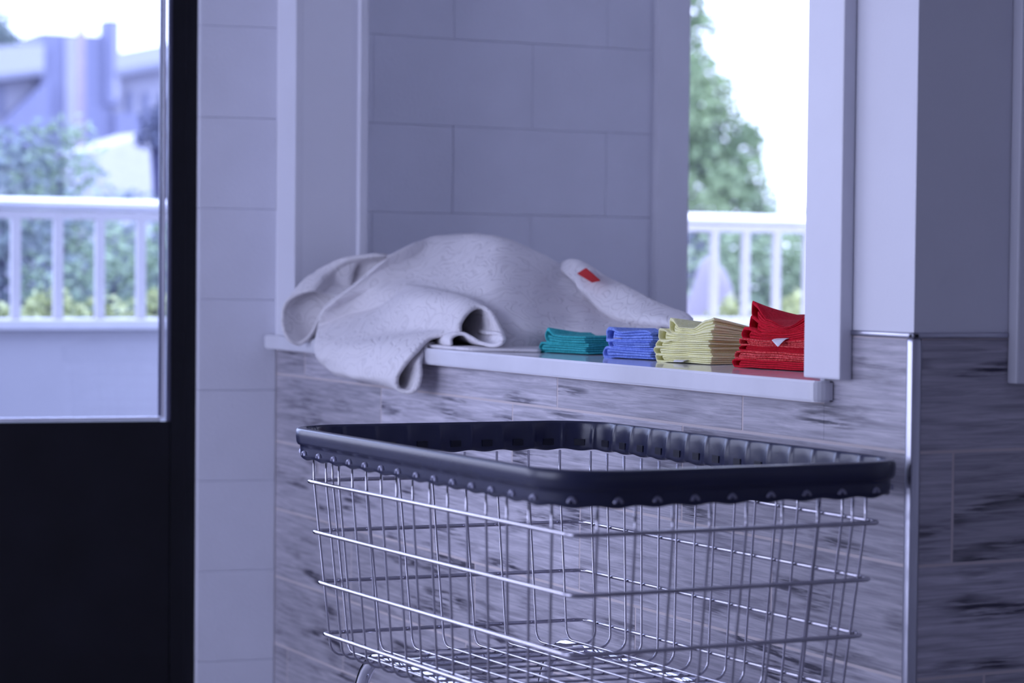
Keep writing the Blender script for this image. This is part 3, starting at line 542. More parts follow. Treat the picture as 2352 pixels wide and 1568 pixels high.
# the basket is racked a little out of square: corner positions per height, far-left, far-right, near-left, near-right
def corners(z):
    if z > 0.87: return ((1.262, 3.235), (1.766, 3.197), (1.285, 2.377), (1.790, 2.366))
    t = (0.829 - z) / 0.226
    A = ((1.276, 3.182), (1.722, 3.142), (1.312, 2.405), (1.752, 2.385))
    B = ((1.286, 3.140), (1.712, 3.100), (1.322, 2.432), (1.745, 2.425))
    return tuple((a[0] + (c[0] - a[0]) * t, a[1] + (c[1] - a[1]) * t) for a, c in zip(A, B))
def racked(u, v, z):
    fl, fr, nl, nr = corners(z)
    a, c = (u + 1) / 2, (v + 1) / 2
    x = (nl[0] * (1 - a) + nr[0] * a) * (1 - c) + (fl[0] * (1 - a) + fr[0] * a) * c
    y = (nl[1] * (1 - a) + nr[1] * a) * (1 - c) + (fl[1] * (1 - a) + fr[1] * a) * c
    return (x - CX, y - CY, z)
# rim: profile swept round a rounded rectangle
HXR, HYR, RR = 0.252, 0.421, 0.080
def rrect(hx, hy, r, step):
    """points, outward normals and arc length of a rounded rectangle"""
    out = []
    segs = [((hx, -hy + r), (hx, hy - r)), ((hx - r, hy), (-hx + r, hy)), ((-hx, hy - r), (-hx, -hy + r)), ((-hx + r, -hy), (hx - r, -hy))]
    cs = [(hx - r, hy - r), (-hx + r, hy - r), (-hx + r, -hy + r), (hx - r, -hy + r)]
    for k in range(4):
        (ax, ay), (bx, by) = segs[k]
        L = math.hypot(bx - ax, by - ay); n = max(1, int(L / step))
        nx, ny = ((1, 0), (0, 1), (-1, 0), (0, -1))[k]
        for i in range(n): out.append((ax + (bx - ax) * i / n, ay + (by - ay) * i / n, nx, ny))
        m_ = max(4, int(r * PI / 2 / step)); t0 = k * PI / 2
        for i in range(m_):
            t = t0 + PI / 2 * i / m_
            out.append((cs[k][0] + r * math.cos(t), cs[k][1] + r * math.sin(t), math.cos(t), math.sin(t)))
    return out
path = rrect(HXR, HYR, RR, 0.0033)
s = 0; arcs = []
for i, p in enumerate(path):
    arcs.append(s); qn = path[(i + 1) % len(path)]; s += math.hypot(qn[0] - p[0], qn[1] - p[1])
TOT = s; NP = round(TOT / 0.0535); PIT = TOT / NP
prof = [(0.0, 0.0, 0, 0), (0.0062, -0.0005, 0, 0), (0.0088, -0.0018, 0, 0), (0.0101, -0.0044, 0, 0), (0.0102, -0.012, 0, 0), (0.0094, -0.0205, 0, 0), (0.0076, -0.0245, 0, 0), (0.0042, -0.0252, 0, 0), (0.0038, -0.030, 0, 0), (0.0034, -0.038, 0, 0.3), (0.0029, -0.0445, 0, 1.0), (0.0002, -0.0462, 0, 1.0),
        (-0.0052, -0.0455, 0.6, 1.0), (-0.0066, -0.040, 1.0, 0.3), (-0.0058, -0.026, 1.0, 0), (-0.0048, -0.013, 0.8, 0), (-0.0038, -0.004, 0.3, 0), (-0.0026, -0.0008, 0, 0)]
bm = bmesh.new(); rings = []
for (x, y, nx, ny), a in zip(path, arcs):
    ph = (a % PIT) / PIT
    crease = max(0.0, 1 - abs(ph - 0.5) * 9)          # inward ridge over each wire
    scal = -0.0014 * math.cos(2 * PI * ph)                   # scalloped lower edge
    ring = []
    for (o, z, wi, ws) in prof:
        oo = o - wi * 0.0034 * crease + wi * 0.0012 * math.cos(2 * PI * ph)
        ring.append(bm.verts.new((x + nx * oo, y + ny * oo, ZR + z + ws * scal)))
    rings.append(ring)
n = len(rings); K = len(prof)
for i in range(n):
    A, B = rings[i], rings[(i + 1) % n]
    for k in range(K):
        f = bm.faces.new((A[k], B[k], B[(k + 1) % K], A[(k + 1) % K])); f.smooth = True
# moulded hoods outside and dark boxes as slots inside, one between each pair of wires
bmh = bms = bm
for k in range(NP):
    a = k * PIT
    i = min(range(n), key=lambda j: abs(arcs[j] - a))
    x, y, nx, ny = path[i]
    tx, ty = -ny, nx
    def pt(o, t, z): return (x + nx * o + tx * t, y + ny * o + ty * t, ZR + z)
    # half-dome hood
    cz, w, h = -0.0400, 0.0064, 0.0075
    prev = None
    top = [bmh.verts.new(pt(0.0042, w * math.cos(u), cz + h * math.sin(u))) for u in [PI * q / 8 for q in range(9)]]
    midr = [bmh.verts.new(pt(0.0075, w * 0.8 * math.cos(u), cz + h * 0.8 * math.sin(u))) for u in [PI * q / 8 for q in range(9)]]
    inn = [bmh.verts.new(pt(0.0070, w * 0.42 * math.cos(u), cz + h * 0.42 * math.sin(u))) for u in [PI * q / 8 for q in range(9)]]
    back = [bmh.verts.new(pt(0.0044, w * 0.38 * math.cos(u), cz + h * 0.36 * math.sin(u))) for u in [PI * q / 8 for q in range(9)]]
    for r1, r2 in ((top, midr), (midr, inn), (inn, back)):
        for q in range(8):
            f = bmh.faces.new((r1[q], r1[q + 1], r2[q + 1], r2[q])); f.smooth = True; f.material_index = 1
    M = Matrix(((tx, nx, 0, x + nx * -0.0060), (ty, ny, 0, y + ny * -0.0060), (0, 0, 1, ZR - 0.0335), (0, 0, 0, 1)))
    box(bms, -0.0085, 0.0085, -0.0012, 0.0018, -0.005, 0.005, M=M, mi=2)
for v_ in bm.verts:
    q = racked(v_.co.x / HXR, v_.co.y / HYR, 0.91)
    v_.co.x, v_.co.y = q[0], q[1]
mesh_obj('plastic_rim', bm, [m_rim, m_hood_glint, m_slot_shade], cart)
# basket wires
ZB = 0.572
def uwire(name, along, c2, zb=ZB, rad=0.0019):
    """one U shaped wire: down one side, across the bottom, up the other"""
    def side(s):
        top, r = ZR - 0.030, 0.020
        c = c2[0] if s < 0 else c2[1]
        zs = [top - 0.012, 0.829, 0.70, zb + r]
        out = []
        for z in zs:
            zz = min(z, 0.829) if z > 0.86 else z
            k = s * 0.980
            p = Vector(racked(k, c, zz) if along == 'x' else racked(c, k, zz)); p.z = z
            out.append(p)
        e = out[-1]
        inn = Vector(racked(0, c, zb) if along == 'x' else racked(c, 0, zb)) - Vector((e.x, e.y, zb)); inn.normalize()
        for q in range(1, 6):
            t = PI / 2 * q / 5
            out.append(e + inn * r * (1 - math.cos(t)) - Vector((0, 0, r * math.sin(t))))
        return out
    bm = bmesh.new(); tube(bm, side(-1) + side(1)[::-1], rad, 8)
    return mesh_obj(name, bm, m_chrome, cart)
for k in range(15): uwire('cross_wire', 'x', (0.962 - 0.1105 * k - 0.00133 * k * k, 0.885 - 0.1302 * k))
for k in range(8): uwire('long_wire', 'y', (-0.835 + k * 0.2385, -0.835 + k * 0.2385), ZB + 0.004)
for z in (0.829, 0.754, 0.679, 0.603):
    bm = bmesh.new()
    tube(bm, [racked(x / 0.222, y / 0.372, z) for x, y, _, _ in rrect(0.223, 0.376, 0.018, 0.006)], 0.0030, 10, closed=True)
    mesh_obj('ring_wire', bm, m_chrome, cart)
# tubular frame: two bent side tubes with legs, cross tubes, casters
for sx in (-1, 1):
    X = -0.134 if sx < 0 else 0.190
    pts = [(X, -0.385, 0.16), (X, -0.385, 0.473)] + arc((X, -0.305, 0.473), (0, -0.08, 0), (0, 0, 0.085), 0, PI / 2, 7)[1:] + arc((X, 0.345, 0.453), (0, 0, 0.105), (0, 0.09, 0), 0, PI / 2, 9) + [(X, 0.438, 0.40), (X, 0.445, 0.16)]
    bm = bmesh.new(); tube(bm, pts, 0.0112, 14); mesh_obj('frame_tube', bm, m_tube, cart)
for y in (0.290, -0.28):
    bm = bmesh.new(); tube(bm, [(-0.126, y, 0.556), (0.182, y, 0.556)], 0.0105, 12)
    for x in (-0.09, 0.12): tube(bm, [(x, y, 0.562), (x, y, 0.5685)], 0.008, 10)
    mesh_obj('cross_tube', bm, m_tube, cart)
for y in (-0.385, 0.443):
    bm = bmesh.new(); tube(bm, [(-0.134, y, 0.20), (0.190, y, 0.20)], 0.010, 10); mesh_obj('lower_tube', bm, m_tube, cart)
for sx in (-1, 1):
    for y in (-0.385, 0.445):
        X = -0.134 if sx < 0 else 0.190
        bm = bmesh.new()
        tube(bm, [(X, y, 0.165), (X, y, 0.10)], 0.009, 10)
        for q in (-0.018, 0.018): box(bm, X + q - 0.002, X + q + 0.002, y - 0.015, y + 0.03, 0.045, 0.105)
        box(bm, X - 0.02, X + 0.02, y - 0.015, y + 0.03, 0.100, 0.106)
        ca = mesh_obj('caster', bm, m_tube, cart)
        bm = bmesh.new()
        tube(bm, [(X - 0.013, y + 0.012, 0.05), (X + 0.013, y + 0.012, 0.05)], 0.05, 24)
        mesh_obj('wheel', bm, m_rubber, ca)

# ------------------------------------------------------------------ quilted blanket on the ledge
bm = bmesh.new()
for key, k, th, wob in (('M', 6, 0.008, 0.003), ('B', 6, 0.008, 0.0015), ('C', 6, 0.0085, 0.0015), ('F', 5, 0.007, 0.001), ('D', 4, 0.006, 0.0004), ('E', 5, 0.009, 0.0015)):
    sheet(bm, TOWEL[key], k, th, wob, seed=ord(key))
bl = mesh_obj('quilted_blanket', bm, m_quilt)
tag(bl, 'white quilted blanket heaped on the white ledge, one end hanging over its front edge', 'blanket')
T = [Vector(v) for v in TOWEL['TAG']]
bm = bmesh.new()
nn = (T[1] - T[0]).cross(T[3] - T[0]).normalized()
if nn.y > 0: nn = -nn
gridt = [[T[0].lerp(T[1], a).lerp(T[3].lerp(T[2], a), b) + nn * (0.008 + 0.002 * math.sin(b * PI)) for b in (0, 0.33, 0.66, 1)] for a in (0, 0.5, 1)]
sheet(bm, gridt, 3, 0.0016)
rt_ = mesh_obj('fabric_label', bm, m_redtag, bl)
tag(rt_, 'red fabric label')

# ------------------------------------------------------------------ folded cloths
def interp(tab, y):
    if y <= tab[0][0]: return tab[0][1]
    for (a, va), (b, vb) in zip(tab, tab[1:]):
        if y <= b:
            t = (y - a) / (b - a); t = t * t * (3 - 2 * t)
            return va + (vb - va) * t
    return tab[-1][1]
def make_cloth(name, m, L, W, h, lo, hi, t=0.0023, puff=1.0, inset=0.0125, seed=0, loc=(0, 0, 0), rz=0.0, hem=0.0):
    """washcloth folded twice: an outer and an inner U of cloth; lo / hi: lift of its under and upper side along the fold"""
    rn = random.Random(seed)
    bm = bmesh.new()
    t = h * 0.205
    from mathutils import noise
    def U(r_out, e0, e1, Lu, n=16):
        zc = h / 2
        r = r_out
        pts = [(e0 + (Lu - r - e0) * i / n, zc - r) for i in range(n + 1)]
        pts += [(Lu - r + r * math.sin(a), zc - r * math.cos(a)) for a in [PI * i / 10 for i in range(1, 10)]]
        pts += [(Lu - r - (Lu - r - e1) * i / n, zc + r) for i in range(n + 1)]
        return [(pts[0][0] - 0.0006, pts[0][1])] + pts + [(pts[-1][0] - 0.0006, pts[-1][1])]
    def warp(y, z, x):
        f = z / h
        fade = 1 - 0.85 * min(1.0, max(0.0, x / W) * 1.35)      # the curl dies away toward the back
        b = interp(lo, y / L) * fade; c = interp(hi, y / L) * fade
        # loop end stands open
        e = max(0.0, (y / L - 0.80) / 0.20)
        zz = f * h + (1 - f) * b + f * c
        zz += (f - 0.45) * h * 1.9 * (puff - 1) * math.sin(min(1, e) * PI * 0.86)
        nv = noise.noise_vector(Vector((x * 17 + seed * 3.1, y * 24, z * 130 + seed)))
        nw = noise.noise(Vector((x * 9 + seed // 7, y * 34, 2.7)))
        edge = max(0.0, 1 - x / 0.02)
        zz += f * 0 + nw * 0.0012 * min(1.0, (b + zz + seed % 7 * 0.010) / 0.02)
        return Vector((x + nv.x * 0.0042 * edge + nv.x * 0.001, y + nv.y * 0.0024, zz + nv.z * 0.0007))
    nx = 9
    for (ro, e0, e1, Lu) in ((h * 0.375, rn.uniform(0, 0.006), rn.uniform(0, 0.008), L), (h * 0.125, rn.uniform(0, 0.008), rn.uniform(0, 0.009), L - inset - rn.uniform(0, 0.006))):
        pts = U(ro, e0, e1, Lu)
        n_ = len(pts)
        offs_o, offs_i = [], []
        thin_o, thin_i = [], []
        for i, p in enumerate(pts):
            a, b = pts[max(0, i - 1)], pts[min(n_ - 1, i + 1)]
            dy, dz = b[0] - a[0], b[1] - a[1]; l = math.hypot(dy, dz) or 1
            ny, nz = dz / l, -dy / l
            k = 0.3 if i in (0, n_ - 1) else 1.0
            offs_o.append((p[0] + ny * t / 2 * k, p[1] + nz * t / 2 * k)); offs_i.append((p[0] - ny * t / 2 * k, p[1] - nz * t / 2 * k))
            k *= 0.35
            thin_o.append((p[0] + ny * t / 2 * k, p[1] + nz * t / 2 * k)); thin_i.append((p[0] - ny * t / 2 * k, p[1] - nz * t / 2 * k))
        jit = rn.uniform(-0.0025, 0.003)
        st_ = []
        xs = [jit, jit + 0.0009] + [jit + (W - jit) * ix / (nx - 1) for ix in range(1, nx - 1)] + [W - 0.0009, W]
        for ix, x in enumerate(xs):
            oo, ii = (thin_o, thin_i) if ix in (0, len(xs) - 1) else (offs_o, offs_i)
            st_.append(([bm.verts.new(warp(y, z, x)) for y, z in oo], [bm.verts.new(warp(y, z, x)) for y, z in ii]))
        for ix in range(len(xs) - 1):
            (Ao, Ai), (Bo, Bi) = st_[ix], st_[ix + 1]
            for i in range(n_ - 1):
                for q in ((Ao[i], Bo[i], Bo[i + 1], Ao[i + 1]), (Ai[i], Ai[i + 1], Bi[i + 1], Bi[i])):
                    f = bm.faces.new(q); f.smooth = True
            for i in (0, n_ - 1): bm.faces.new((Ao[i], Ai[i], Bi[i], Bo[i]))
        for (Ao, Ai) in (st_[0], st_[-1]):
            for i in range(n_ - 1): bm.faces.new((Ao[i], Ao[i + 1], Ai[i + 1], Ai[i]))
    return mesh_obj(name, bm, m, None, False, loc, rz)
def stack(base, rz, specs, group, prefix):
    """specs, bottom up: (material, L, W, h, dy, lo, hi, puff, label)"""
    z = ZL + 0.0012
    out = []
    for i, (m, L, W, h, dy, dx, lo, hi, puff, label) in enumerate(specs):
        ax = Vector((math.cos(rz), math.sin(rz), 0)); ay = Vector((-math.sin(rz), math.cos(rz), 0))
        p = Vector((base[0], base[1], z)) + ax * dx + ay * dy
        o = make_cloth('folded_cloth', m, L, W, h, lo, hi, puff=puff, seed=i + len(prefix) * 7, loc=p, rz=rz + 0.02 * math.sin(i * 2.3))
        tag(o, label, 'cloth', group)
        out.append(o)
        z += h - 0.0004
    return out
F0 = [(0, 0), (1, 0)]
def tab(*v): return list(v)
green = stack((1.952, 3.530), 0.16, [
    (m_green, 0.150, 0.10, 0.0165, 0.0, 0.0, F0, tab((0, 0), (0.8, 0), (1, 0.001)), 1.15, 'teal folded cloth lying flat on the ledge under a rolled-end teal cloth'),
    (m_green, 0.128, 0.10, 0.0150, 0.004, 0.002, tab((0, 0), (0.8, 0), (1, 0.001)), tab((0, 0.001), (0.55, 0.0), (0.8, 0.002), (1, 0.013)), 1.25, 'upper teal folded cloth, its far fold curled up')],
    'teal folded cloths', 'green')
blue = stack((1.945, 3.290), 0.18, [
    (m_blue, 0.136, 0.10, 0.0170, 0.0, 0.0, F0, tab((0, 0), (1, 0)), 1.2, 'bottom blue folded cloth of the three, resting on the ledge'),
    (m_blue, 0.118, 0.10, 0.0130, 0.006, 0.003, tab((0, 0), (1, 0)), tab((0, 0.003), (0.6, 0), (1, 0)), 1.0, 'middle blue folded cloth of the three, greyish pile showing'),
    (m_blue, 0.126, 0.10, 0.0165, 0.004, 0.0, tab((0, 0.003), (0.6, 0), (1, 0)), tab((0, 0.0), (0.15, 0.005), (0.7, 0.0), (1, 0.004)), 1.25, 'top blue folded cloth, a small beige tag inside its fold')],
    'blue folded cloths', 'blue_')
YL = [F0, tab((0, 0), (1, 0)), tab((0, 0.0010), (0.5, 0), (1, 0)), tab((0, 0.003), (0.5, 0), (1, 0.0005)), tab((0, 0.008), (0.45, 0), (0.8, 0.001), (1, 0.004)), tab((0, 0.020), (0.16, 0.015), (0.5, -0.001), (0.76, 0.001), (1, 0.012))]
yel = stack((1.947, 3.110), 0.20, [
    (m_yellow, 0.139, 0.115, 0.0120, 0.0, 0.0, YL[0], YL[1], 1.2, 'bottom yellow folded cloth of the five, a white care tag sticking out'),
    (m_yellow, 0.138, 0.115, 0.0125, 0.002, 0.001, YL[1], YL[2], 1.2, 'second yellow folded cloth from the bottom of the five'),
    (m_yellow, 0.132, 0.115, 0.0125, 0.000, -0.001, YL[2], YL[3], 1.1, 'middle yellow folded cloth of the five'),
    (m_yellow, 0.126, 0.115, 0.0120, -0.003, 0.001, YL[3], YL[4], 1.45, 'fourth yellow folded cloth from the bottom, its fold gaping'),
    (m_yellow, 0.110, 0.115, 0.0100, -0.006, 0.002, YL[4], YL[5], 1.7, 'topmost yellow folded cloth, corner peaked and fold standing open')],
    'yellow folded cloths', 'yellow')
RL = [F0, F0, F0, tab((0, 0.001), (0.6, 0), (1, 0)), tab((0, 0.008), (0.6, -0.001), (0.85, 0), (1, 0.001)), tab((0, 0.018), (0.6, -0.002), (0.85, 0.0), (1, 0.005)), tab((0, 0.030), (0.58, -0.004), (0.80, 0.001), (1, 0.014)), tab((0, 0.044), (0.57, -0.008), (0.78, 0.003), (1, 0.029))]
red = stack((1.969, 2.812), 0.15, [
    (m_red, 0.218, 0.115, 0.0130, 0.0, 0.0, RL[0], RL[1], 1.1, 'bottom red folded cloth, smooth, resting on the ledge beside the right casing'),
    (m_redpile, 0.216, 0.115, 0.0140, 0.0, 0.001, RL[1], RL[2], 1.0, 'pale red pile-side-out folded cloth, lower of the two in the red stack'),
    (m_red, 0.209, 0.115, 0.0085, 0.0, 0.001, RL[2], RL[3], 1.1, 'thin smooth red folded cloth between the two pale red pile-side-out ones'),
    (m_redpile, 0.207, 0.115, 0.0105, 0.0, 0.002, RL[3], RL[4], 1.0, 'pale red pile-side-out folded cloth, upper of the two in the red stack'),
    (m_red, 0.201, 0.115, 0.0110, 0.0, 0.003, RL[4], RL[5], 1.5, 'smooth red folded cloth with a white tag at its front'),
    (m_red, 0.192, 0.115, 0.0100, 0.0, 0.004, RL[5], RL[6], 1.5, 'second red folded cloth from the top, fold gaping upward'),
    (m_red, 0.183, 0.115, 0.0095, 0.0, 0.006, RL[6], RL[7], 1.6, 'topmost red folded cloth, curled up at its far fold')],
    'red folded cloths', 'red____')
def care_tag(parent, pts, m=None):
    bm = bmesh.new(); sheet(bm, pts, 3, 0.0007)
    return mesh_obj('care_tag', bm, m or m_whitetag, parent)
care_tag(yel[0], [[(0.004, 0.085, 0.0045), (-0.006, 0.083, 0.0035), (-0.010, 0.080, 0.0015)], [(0.004, 0.058, 0.005), (-0.005, 0.058, 0.004), (-0.009, 0.060, 0.0018)]])
care_tag(red[4], [[(0.010, 0.122, 0.004), (-0.004, 0.123, 0.002), (-0.010, 0.121, 0.0005)], [(0.010, 0.095, 0.005), (-0.004, 0.097, 0.0025), (-0.013, 0.104, -0.009)]])
care_tag(blue[2], [[(0.006, 0.106, 0.0045), (-0.001, 0.104, 0.004)], [(0.006, 0.082, 0.0055), (-0.0015, 0.084, 0.005)]], mat('beige_tag', (0.62, 0.50, 0.50), 0.7, var=0.05))
# ------------------------------------------------------------------ outdoors: haze put into the pale foliage and bluish building colours
m_pave = mat('pale_paving', (0.20, 0.20, 0.24), 0.9, var=0.1, vscale=2)
m_lowwall = mat('rendered_low_wall', (0.34, 0.335, 0.365), 0.85, bump=0.1, bscale=40, var=0.06, vscale=2)
m_cap = mat('pale_wall_cap', (0.50, 0.50, 0.53), 0.8, var=0.05)
m_rail = mat('white_painted_rail', (0.40, 0.385, 0.395), 0.35, var=0.03)
m_hand_lit = mat('handrail_lit_white', (0.80, 0.80, 0.82), 0.35, 0.6, var=0.03)  # same white paint as the bars, sky brightness put into its colour
m_ground = mat('planted_slope', (0.13, 0.12, 0.18), 1.0, var=0.3, vscale=0.6)
m_bldg = mat('blue_grey_cladding', (0.20, 0.21, 0.31), 0.8, var=0.05, vscale=0.4)
m_bldg_lt = mat('pale_cladding', (0.36, 0.36, 0.42), 0.8, var=0.05, vscale=0.4)
m_fascia = mat('pale_roof_fascia', (0.38, 0.39, 0.43), 0.8, var=0.05)
m_gutter = mat('grey_gutter', (0.24, 0.25, 0.31), 0.8, var=0.05)
m_win = mat('dark_house_window', (0.14, 0.15, 0.24), 0.3, var=0.1)
m_pole = mat('weathered_pole_wood', (0.32, 0.27, 0.31), 0.9, var=0.2)
m_ramp = mat('pale_concrete_slope', (0.52, 0.52, 0.56), 0.9, var=0.08)
m_bark = mat('dark_bark', (0.04, 0.04, 0.09), 0.9, var=0.2)
m_boulder = mat('pale_stone', (0.26, 0.245, 0.30), 0.9, bump=0.3, bscale=6, var=0.12, vscale=3)
m_lf_y = leaf_mat('yellow_green_leaf', (0.40, 0.45, 0.20), (0.66, 0.71, 0.36))
m_lf_m = leaf_mat('mid_green_leaf', (0.175, 0.263, 0.175), (0.333, 0.438, 0.263))
m_lf_b = leaf_mat('blue_green_leaf', (0.114, 0.149, 0.193), (0.228, 0.298, 0.263))
m_lf_t = leaf_mat('tree_leaf', (0.175, 0.271, 0.149), (0.333, 0.455, 0.245))
m_lf_g = leaf_mat('grey_green_leaf', (0.228, 0.280, 0.263), (0.350, 0.420, 0.385))
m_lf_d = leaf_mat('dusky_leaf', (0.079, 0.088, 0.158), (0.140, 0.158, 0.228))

tag(boxes('ground', [(-14, 60, 5.7, 120, -0.2, -0.05)], m_ground), kind='structure')
tag(boxes('porch_floor', [(-4, 9, 4.9, 7.6, -0.12, -0.01)], m_pave), 'pale paved walk outside between the shop front and the low wall', 'walkway', kind='structure')
lw = boxes('low_wall', [(-2, 8.5, 7.6, 7.85, -0.1, 0.933)], m_lowwall)
boxes('wall_cap', [(-2, 8.5, 7.57, 7.88, 0.933, 0.966)], m_cap, lw, 0.004)
tag(lw, 'blue grey low wall outside carrying the white railing', 'wall')
ra = empty('railing', (0, 7.66, 0))
tag(ra, 'white railing of round handrail and upright bars outside the glass', 'railing')
bm = bmesh.new(); tube(bm, [(-1.9, 0, 1.362), (8.4, 0, 1.362)], 0.0225, 14); mesh_obj('handrail', bm, m_hand_lit, ra)
boxes('lower_bar', [(-1.9, 8.4, -0.012, 0.012, 1.310, 1.338)], m_rail, ra, 0.002)
bar = None
for k in range(-24, 42):
    x = 1.998 + 0.1475 * k
    if bar is None:
        bar = boxes('baluster', [(-0.016, 0.016, -0.012, 0.012, 0.96, 1.315)], m_rail, ra, 0.002); o = bar
    else:
        o = bar.copy(); COL.objects.link(o); o.parent = ra
    o.location = (x, 0, 0)

def shrub(name, at, blobs, n, size, m, label, seed, cat='shrub', group=None, squash=1.0):
    rn = random.Random(seed)
    t = empty(name, at); tag(t, label, cat, group)
    bm = bmesh.new(); leaves(bm, blobs, n, size, rn, squash); mesh_obj('foliage', bm, m, t)
    bm = bmesh.new()
    for b in blobs[:4]: tube(bm, [(b[0] * 0.3, b[1] * 0.3, -0.05), (b[0] * 0.7, b[1] * 0.7, b[2] * 0.55), (b[0], b[1], b[2])], [0.03, 0.022, 0.012], 6)
    mesh_obj('stem', bm, m_bark, t)
    return t
# young yellow-green plants behind the bars
for i, (x, z, r, lab) in enumerate(((2.20, 0.985, .075, 'low yellow green plant behind the railing, at the left edge of the door pane'), (2.37, 1.03, .09, 'tallest yellow green plant behind the railing bars seen through the door pane'), (2.60, 1.00, .09, 'yellow green plant behind the railing, between the second and third bars in the door pane'), (2.80, 1.02, .09, 'yellow green plant behind the railing, at the right edge of the door pane'),
                                    (5.50, 1.02, .085, 'yellow green plant behind the railing, left one seen through the bay window'), (5.86, 1.03, .11, 'yellow green plant behind the railing, just above the red cloths'))):
    yy = 8.6 + (i % 2) * 0.45
    sc = shrub('leafy_plant', (x * yy / 8.6, yy, 0), [(0, 0, z - 0.04, r), (0.07, 0.02, z - 0.09, r), (-0.07, 0, z - 0.10, r), (0, 0, z - 0.35, r * 1.3), (0, 0, z - 0.6, r * 1.3)], 700, 0.024, m_lf_y, lab, 40 + i, 'plant', 'yellow green plants behind the railing')
# taller shrubs on the slope
shrub('tall_shrub', (2.88, 11.3, 0), [(0, 0, 1.5, .36), (-.25, .1, 1.2, .4), (.2, 0, 1.1, .4), (0, 0, .6, .5)], 3300, 0.031, m_lf_b, 'blue green shrub on the slope, left half of the door pane', 11)
shrub('tall_shrub', (3.68, 13.1, 0), [(0, 0, 1.80, .27), (-.3, 0, 1.62, .30), (.05, 0, 1.47, .34), (.1, .1, 1.1, .40), (0, 0, .6, .4)], 2860, 0.031, m_lf_m, 'green shrub with a raised top, in front of the blue tower', 12)
shrub('tall_shrub', (4.76, 14.9, 0), [(-.1, 0, 1.38, .32), (.12, 0, 1.12, .42), (0, .1, .7, .5)], 2640, 0.031, m_lf_b, 'blue green shrub in front of the pale concrete slope', 13)
shrub('tall_shrub', (2.9, 10.4, 0), [(0, 0, 1.0, .2), (.3, 0, 1.12, .22), (.55, .0, 1.18, .2), (.1, 0, .7, .3), (.45, 0, .75, .3)], 2640, 0.025, m_lf_m, 'mid green shrub close behind the railing, right half of the door pane', 14)
shrub('tall_shrub', (7.0, 11, 0), [(0, 0, 1.15, .30), (.3, .1, 1.2, .34), (.55, 0, 1.1, .3), (.2, 0, .6, .4)], 3300, 0.031, m_lf_m, 'mid green shrub behind the pale boulder, through the bay window', 15)
shrub('tall_shrub', (8.65, 12.5, 0), [(0, 0, 1.2, .34), (.25, .1, 1.35, .36), (.1, 0, .7, .4)], 3300, 0.031, m_lf_t, 'green shrub right of the pale boulder, through the bay window', 16)
shrub('tall_shrub', (8.95, 15.0, 0), [(0, 0, 1.0, .5), (.6, .1, 1.1, .5), (1.0, 0, .9, .5)], 1980, 0.043, m_lf_d, 'dusky shrub behind the other bushes, through the bay window', 17)
bm = bmesh.new()
bmesh.ops.create_icosphere(bm, subdivisions=4, radius=1.0)
from mathutils import noise as _n
for v in bm.verts:
    v.co = Vector((v.co.x * 0.19, v.co.y * 0.2, v.co.z * 0.85)) * (1 + 0.10 * _n.noise(v.co * 1.7))
    if v.co.z < 0: v.co.z *= 0.5
bo = mesh_obj('boulder', bm, m_boulder, None, True, (6.24, 10.0, 0.37))
tag(bo, 'tall pale lavender boulder behind the railing bars, through the bay window', 'boulder')

def tree(name, at, blobs, n, size, m, label, seed, trunk, squash=0.8):
    rn = random.Random(seed)
    t = empty(name, at); tag(t, label, 'tree')
    bm = bmesh.new(); leaves(bm, blobs, n, size, rn, squash); mesh_obj('foliage', bm, m, t)
    bm = bmesh.new(); tube(bm, trunk[0], trunk[1], 8)
    top = Vector(trunk[0][-1])
    for b in blobs: tube(bm, [top * 0.5, (top * 0.3 + Vector(b[:3]) * 0.7), Vector(b[:3])], [0.06, 0.04, 0.015], 5)
    mesh_obj('trunk', bm, m_bark, t)
tree('leafy_tree', (14.9, 25, 0), [(-.3, 0, 4.9, .85), (.25, 0, 4.35, .5), (.35, 0, 3.75, .45), (.75, 0, 3.42, .42), (.1, 0, 3.1, .7), (.85, .2, 2.85, .62), (1.25, 0, 2.85, .34), (1.1, 0, 2.35, .55), (.3, 0, 2.2, .9), (1.35, 0, 1.9, .5), (.6, 0, 1.4, .9), (1.55, 0, 1.75, .3), (-.8, 0, 3.4, 1.2), (-.9, 0, 2.0, 1.2)], 14000, 0.075, m_lf_t, 'tall green tree against the white sky through the bay window', 21, ([(0, 0, -0.1), (0.05, 0, 1.6), (0, 0, 3.6)], [0.16, 0.12, 0.05]))
tree('leafy_tree', (23.3, 95, 0), [(0, 0, 11.4, 1.3), (1.0, 0, 10.7, .7), (1.6, 0, 10.1, .55), (-1.3, 0, 10.8, 1.6), (.2, 0, 10.3, 1.0)], 1500, 0.22, m_lf_g, 'grey green tree top at the upper left corner above the roof', 22, ([(0, 0, -0.1), (0, 0, 5.5), (0, 0, 9)], [0.3, 0.25, 0.1]))
tree('thin_tree', (5.60, 17, 0), [(-.06, 0, 2.28, .15), (.06, 0, 2.43, .13), (-.12, 0, 2.14, .12), (.04, 0, 2.0, .14), (0.06, 0, 1.77, .12), (.08, 0, 1.54, .12)], 1980, 0.025, m_lf_d, 'thin dark tree close to the right edge of the door pane', 23, ([(0.03, 0, -0.1), (0.05, 0, 1.2), (0.02, 0, 2.2)], [0.07, 0.06, 0.03]))
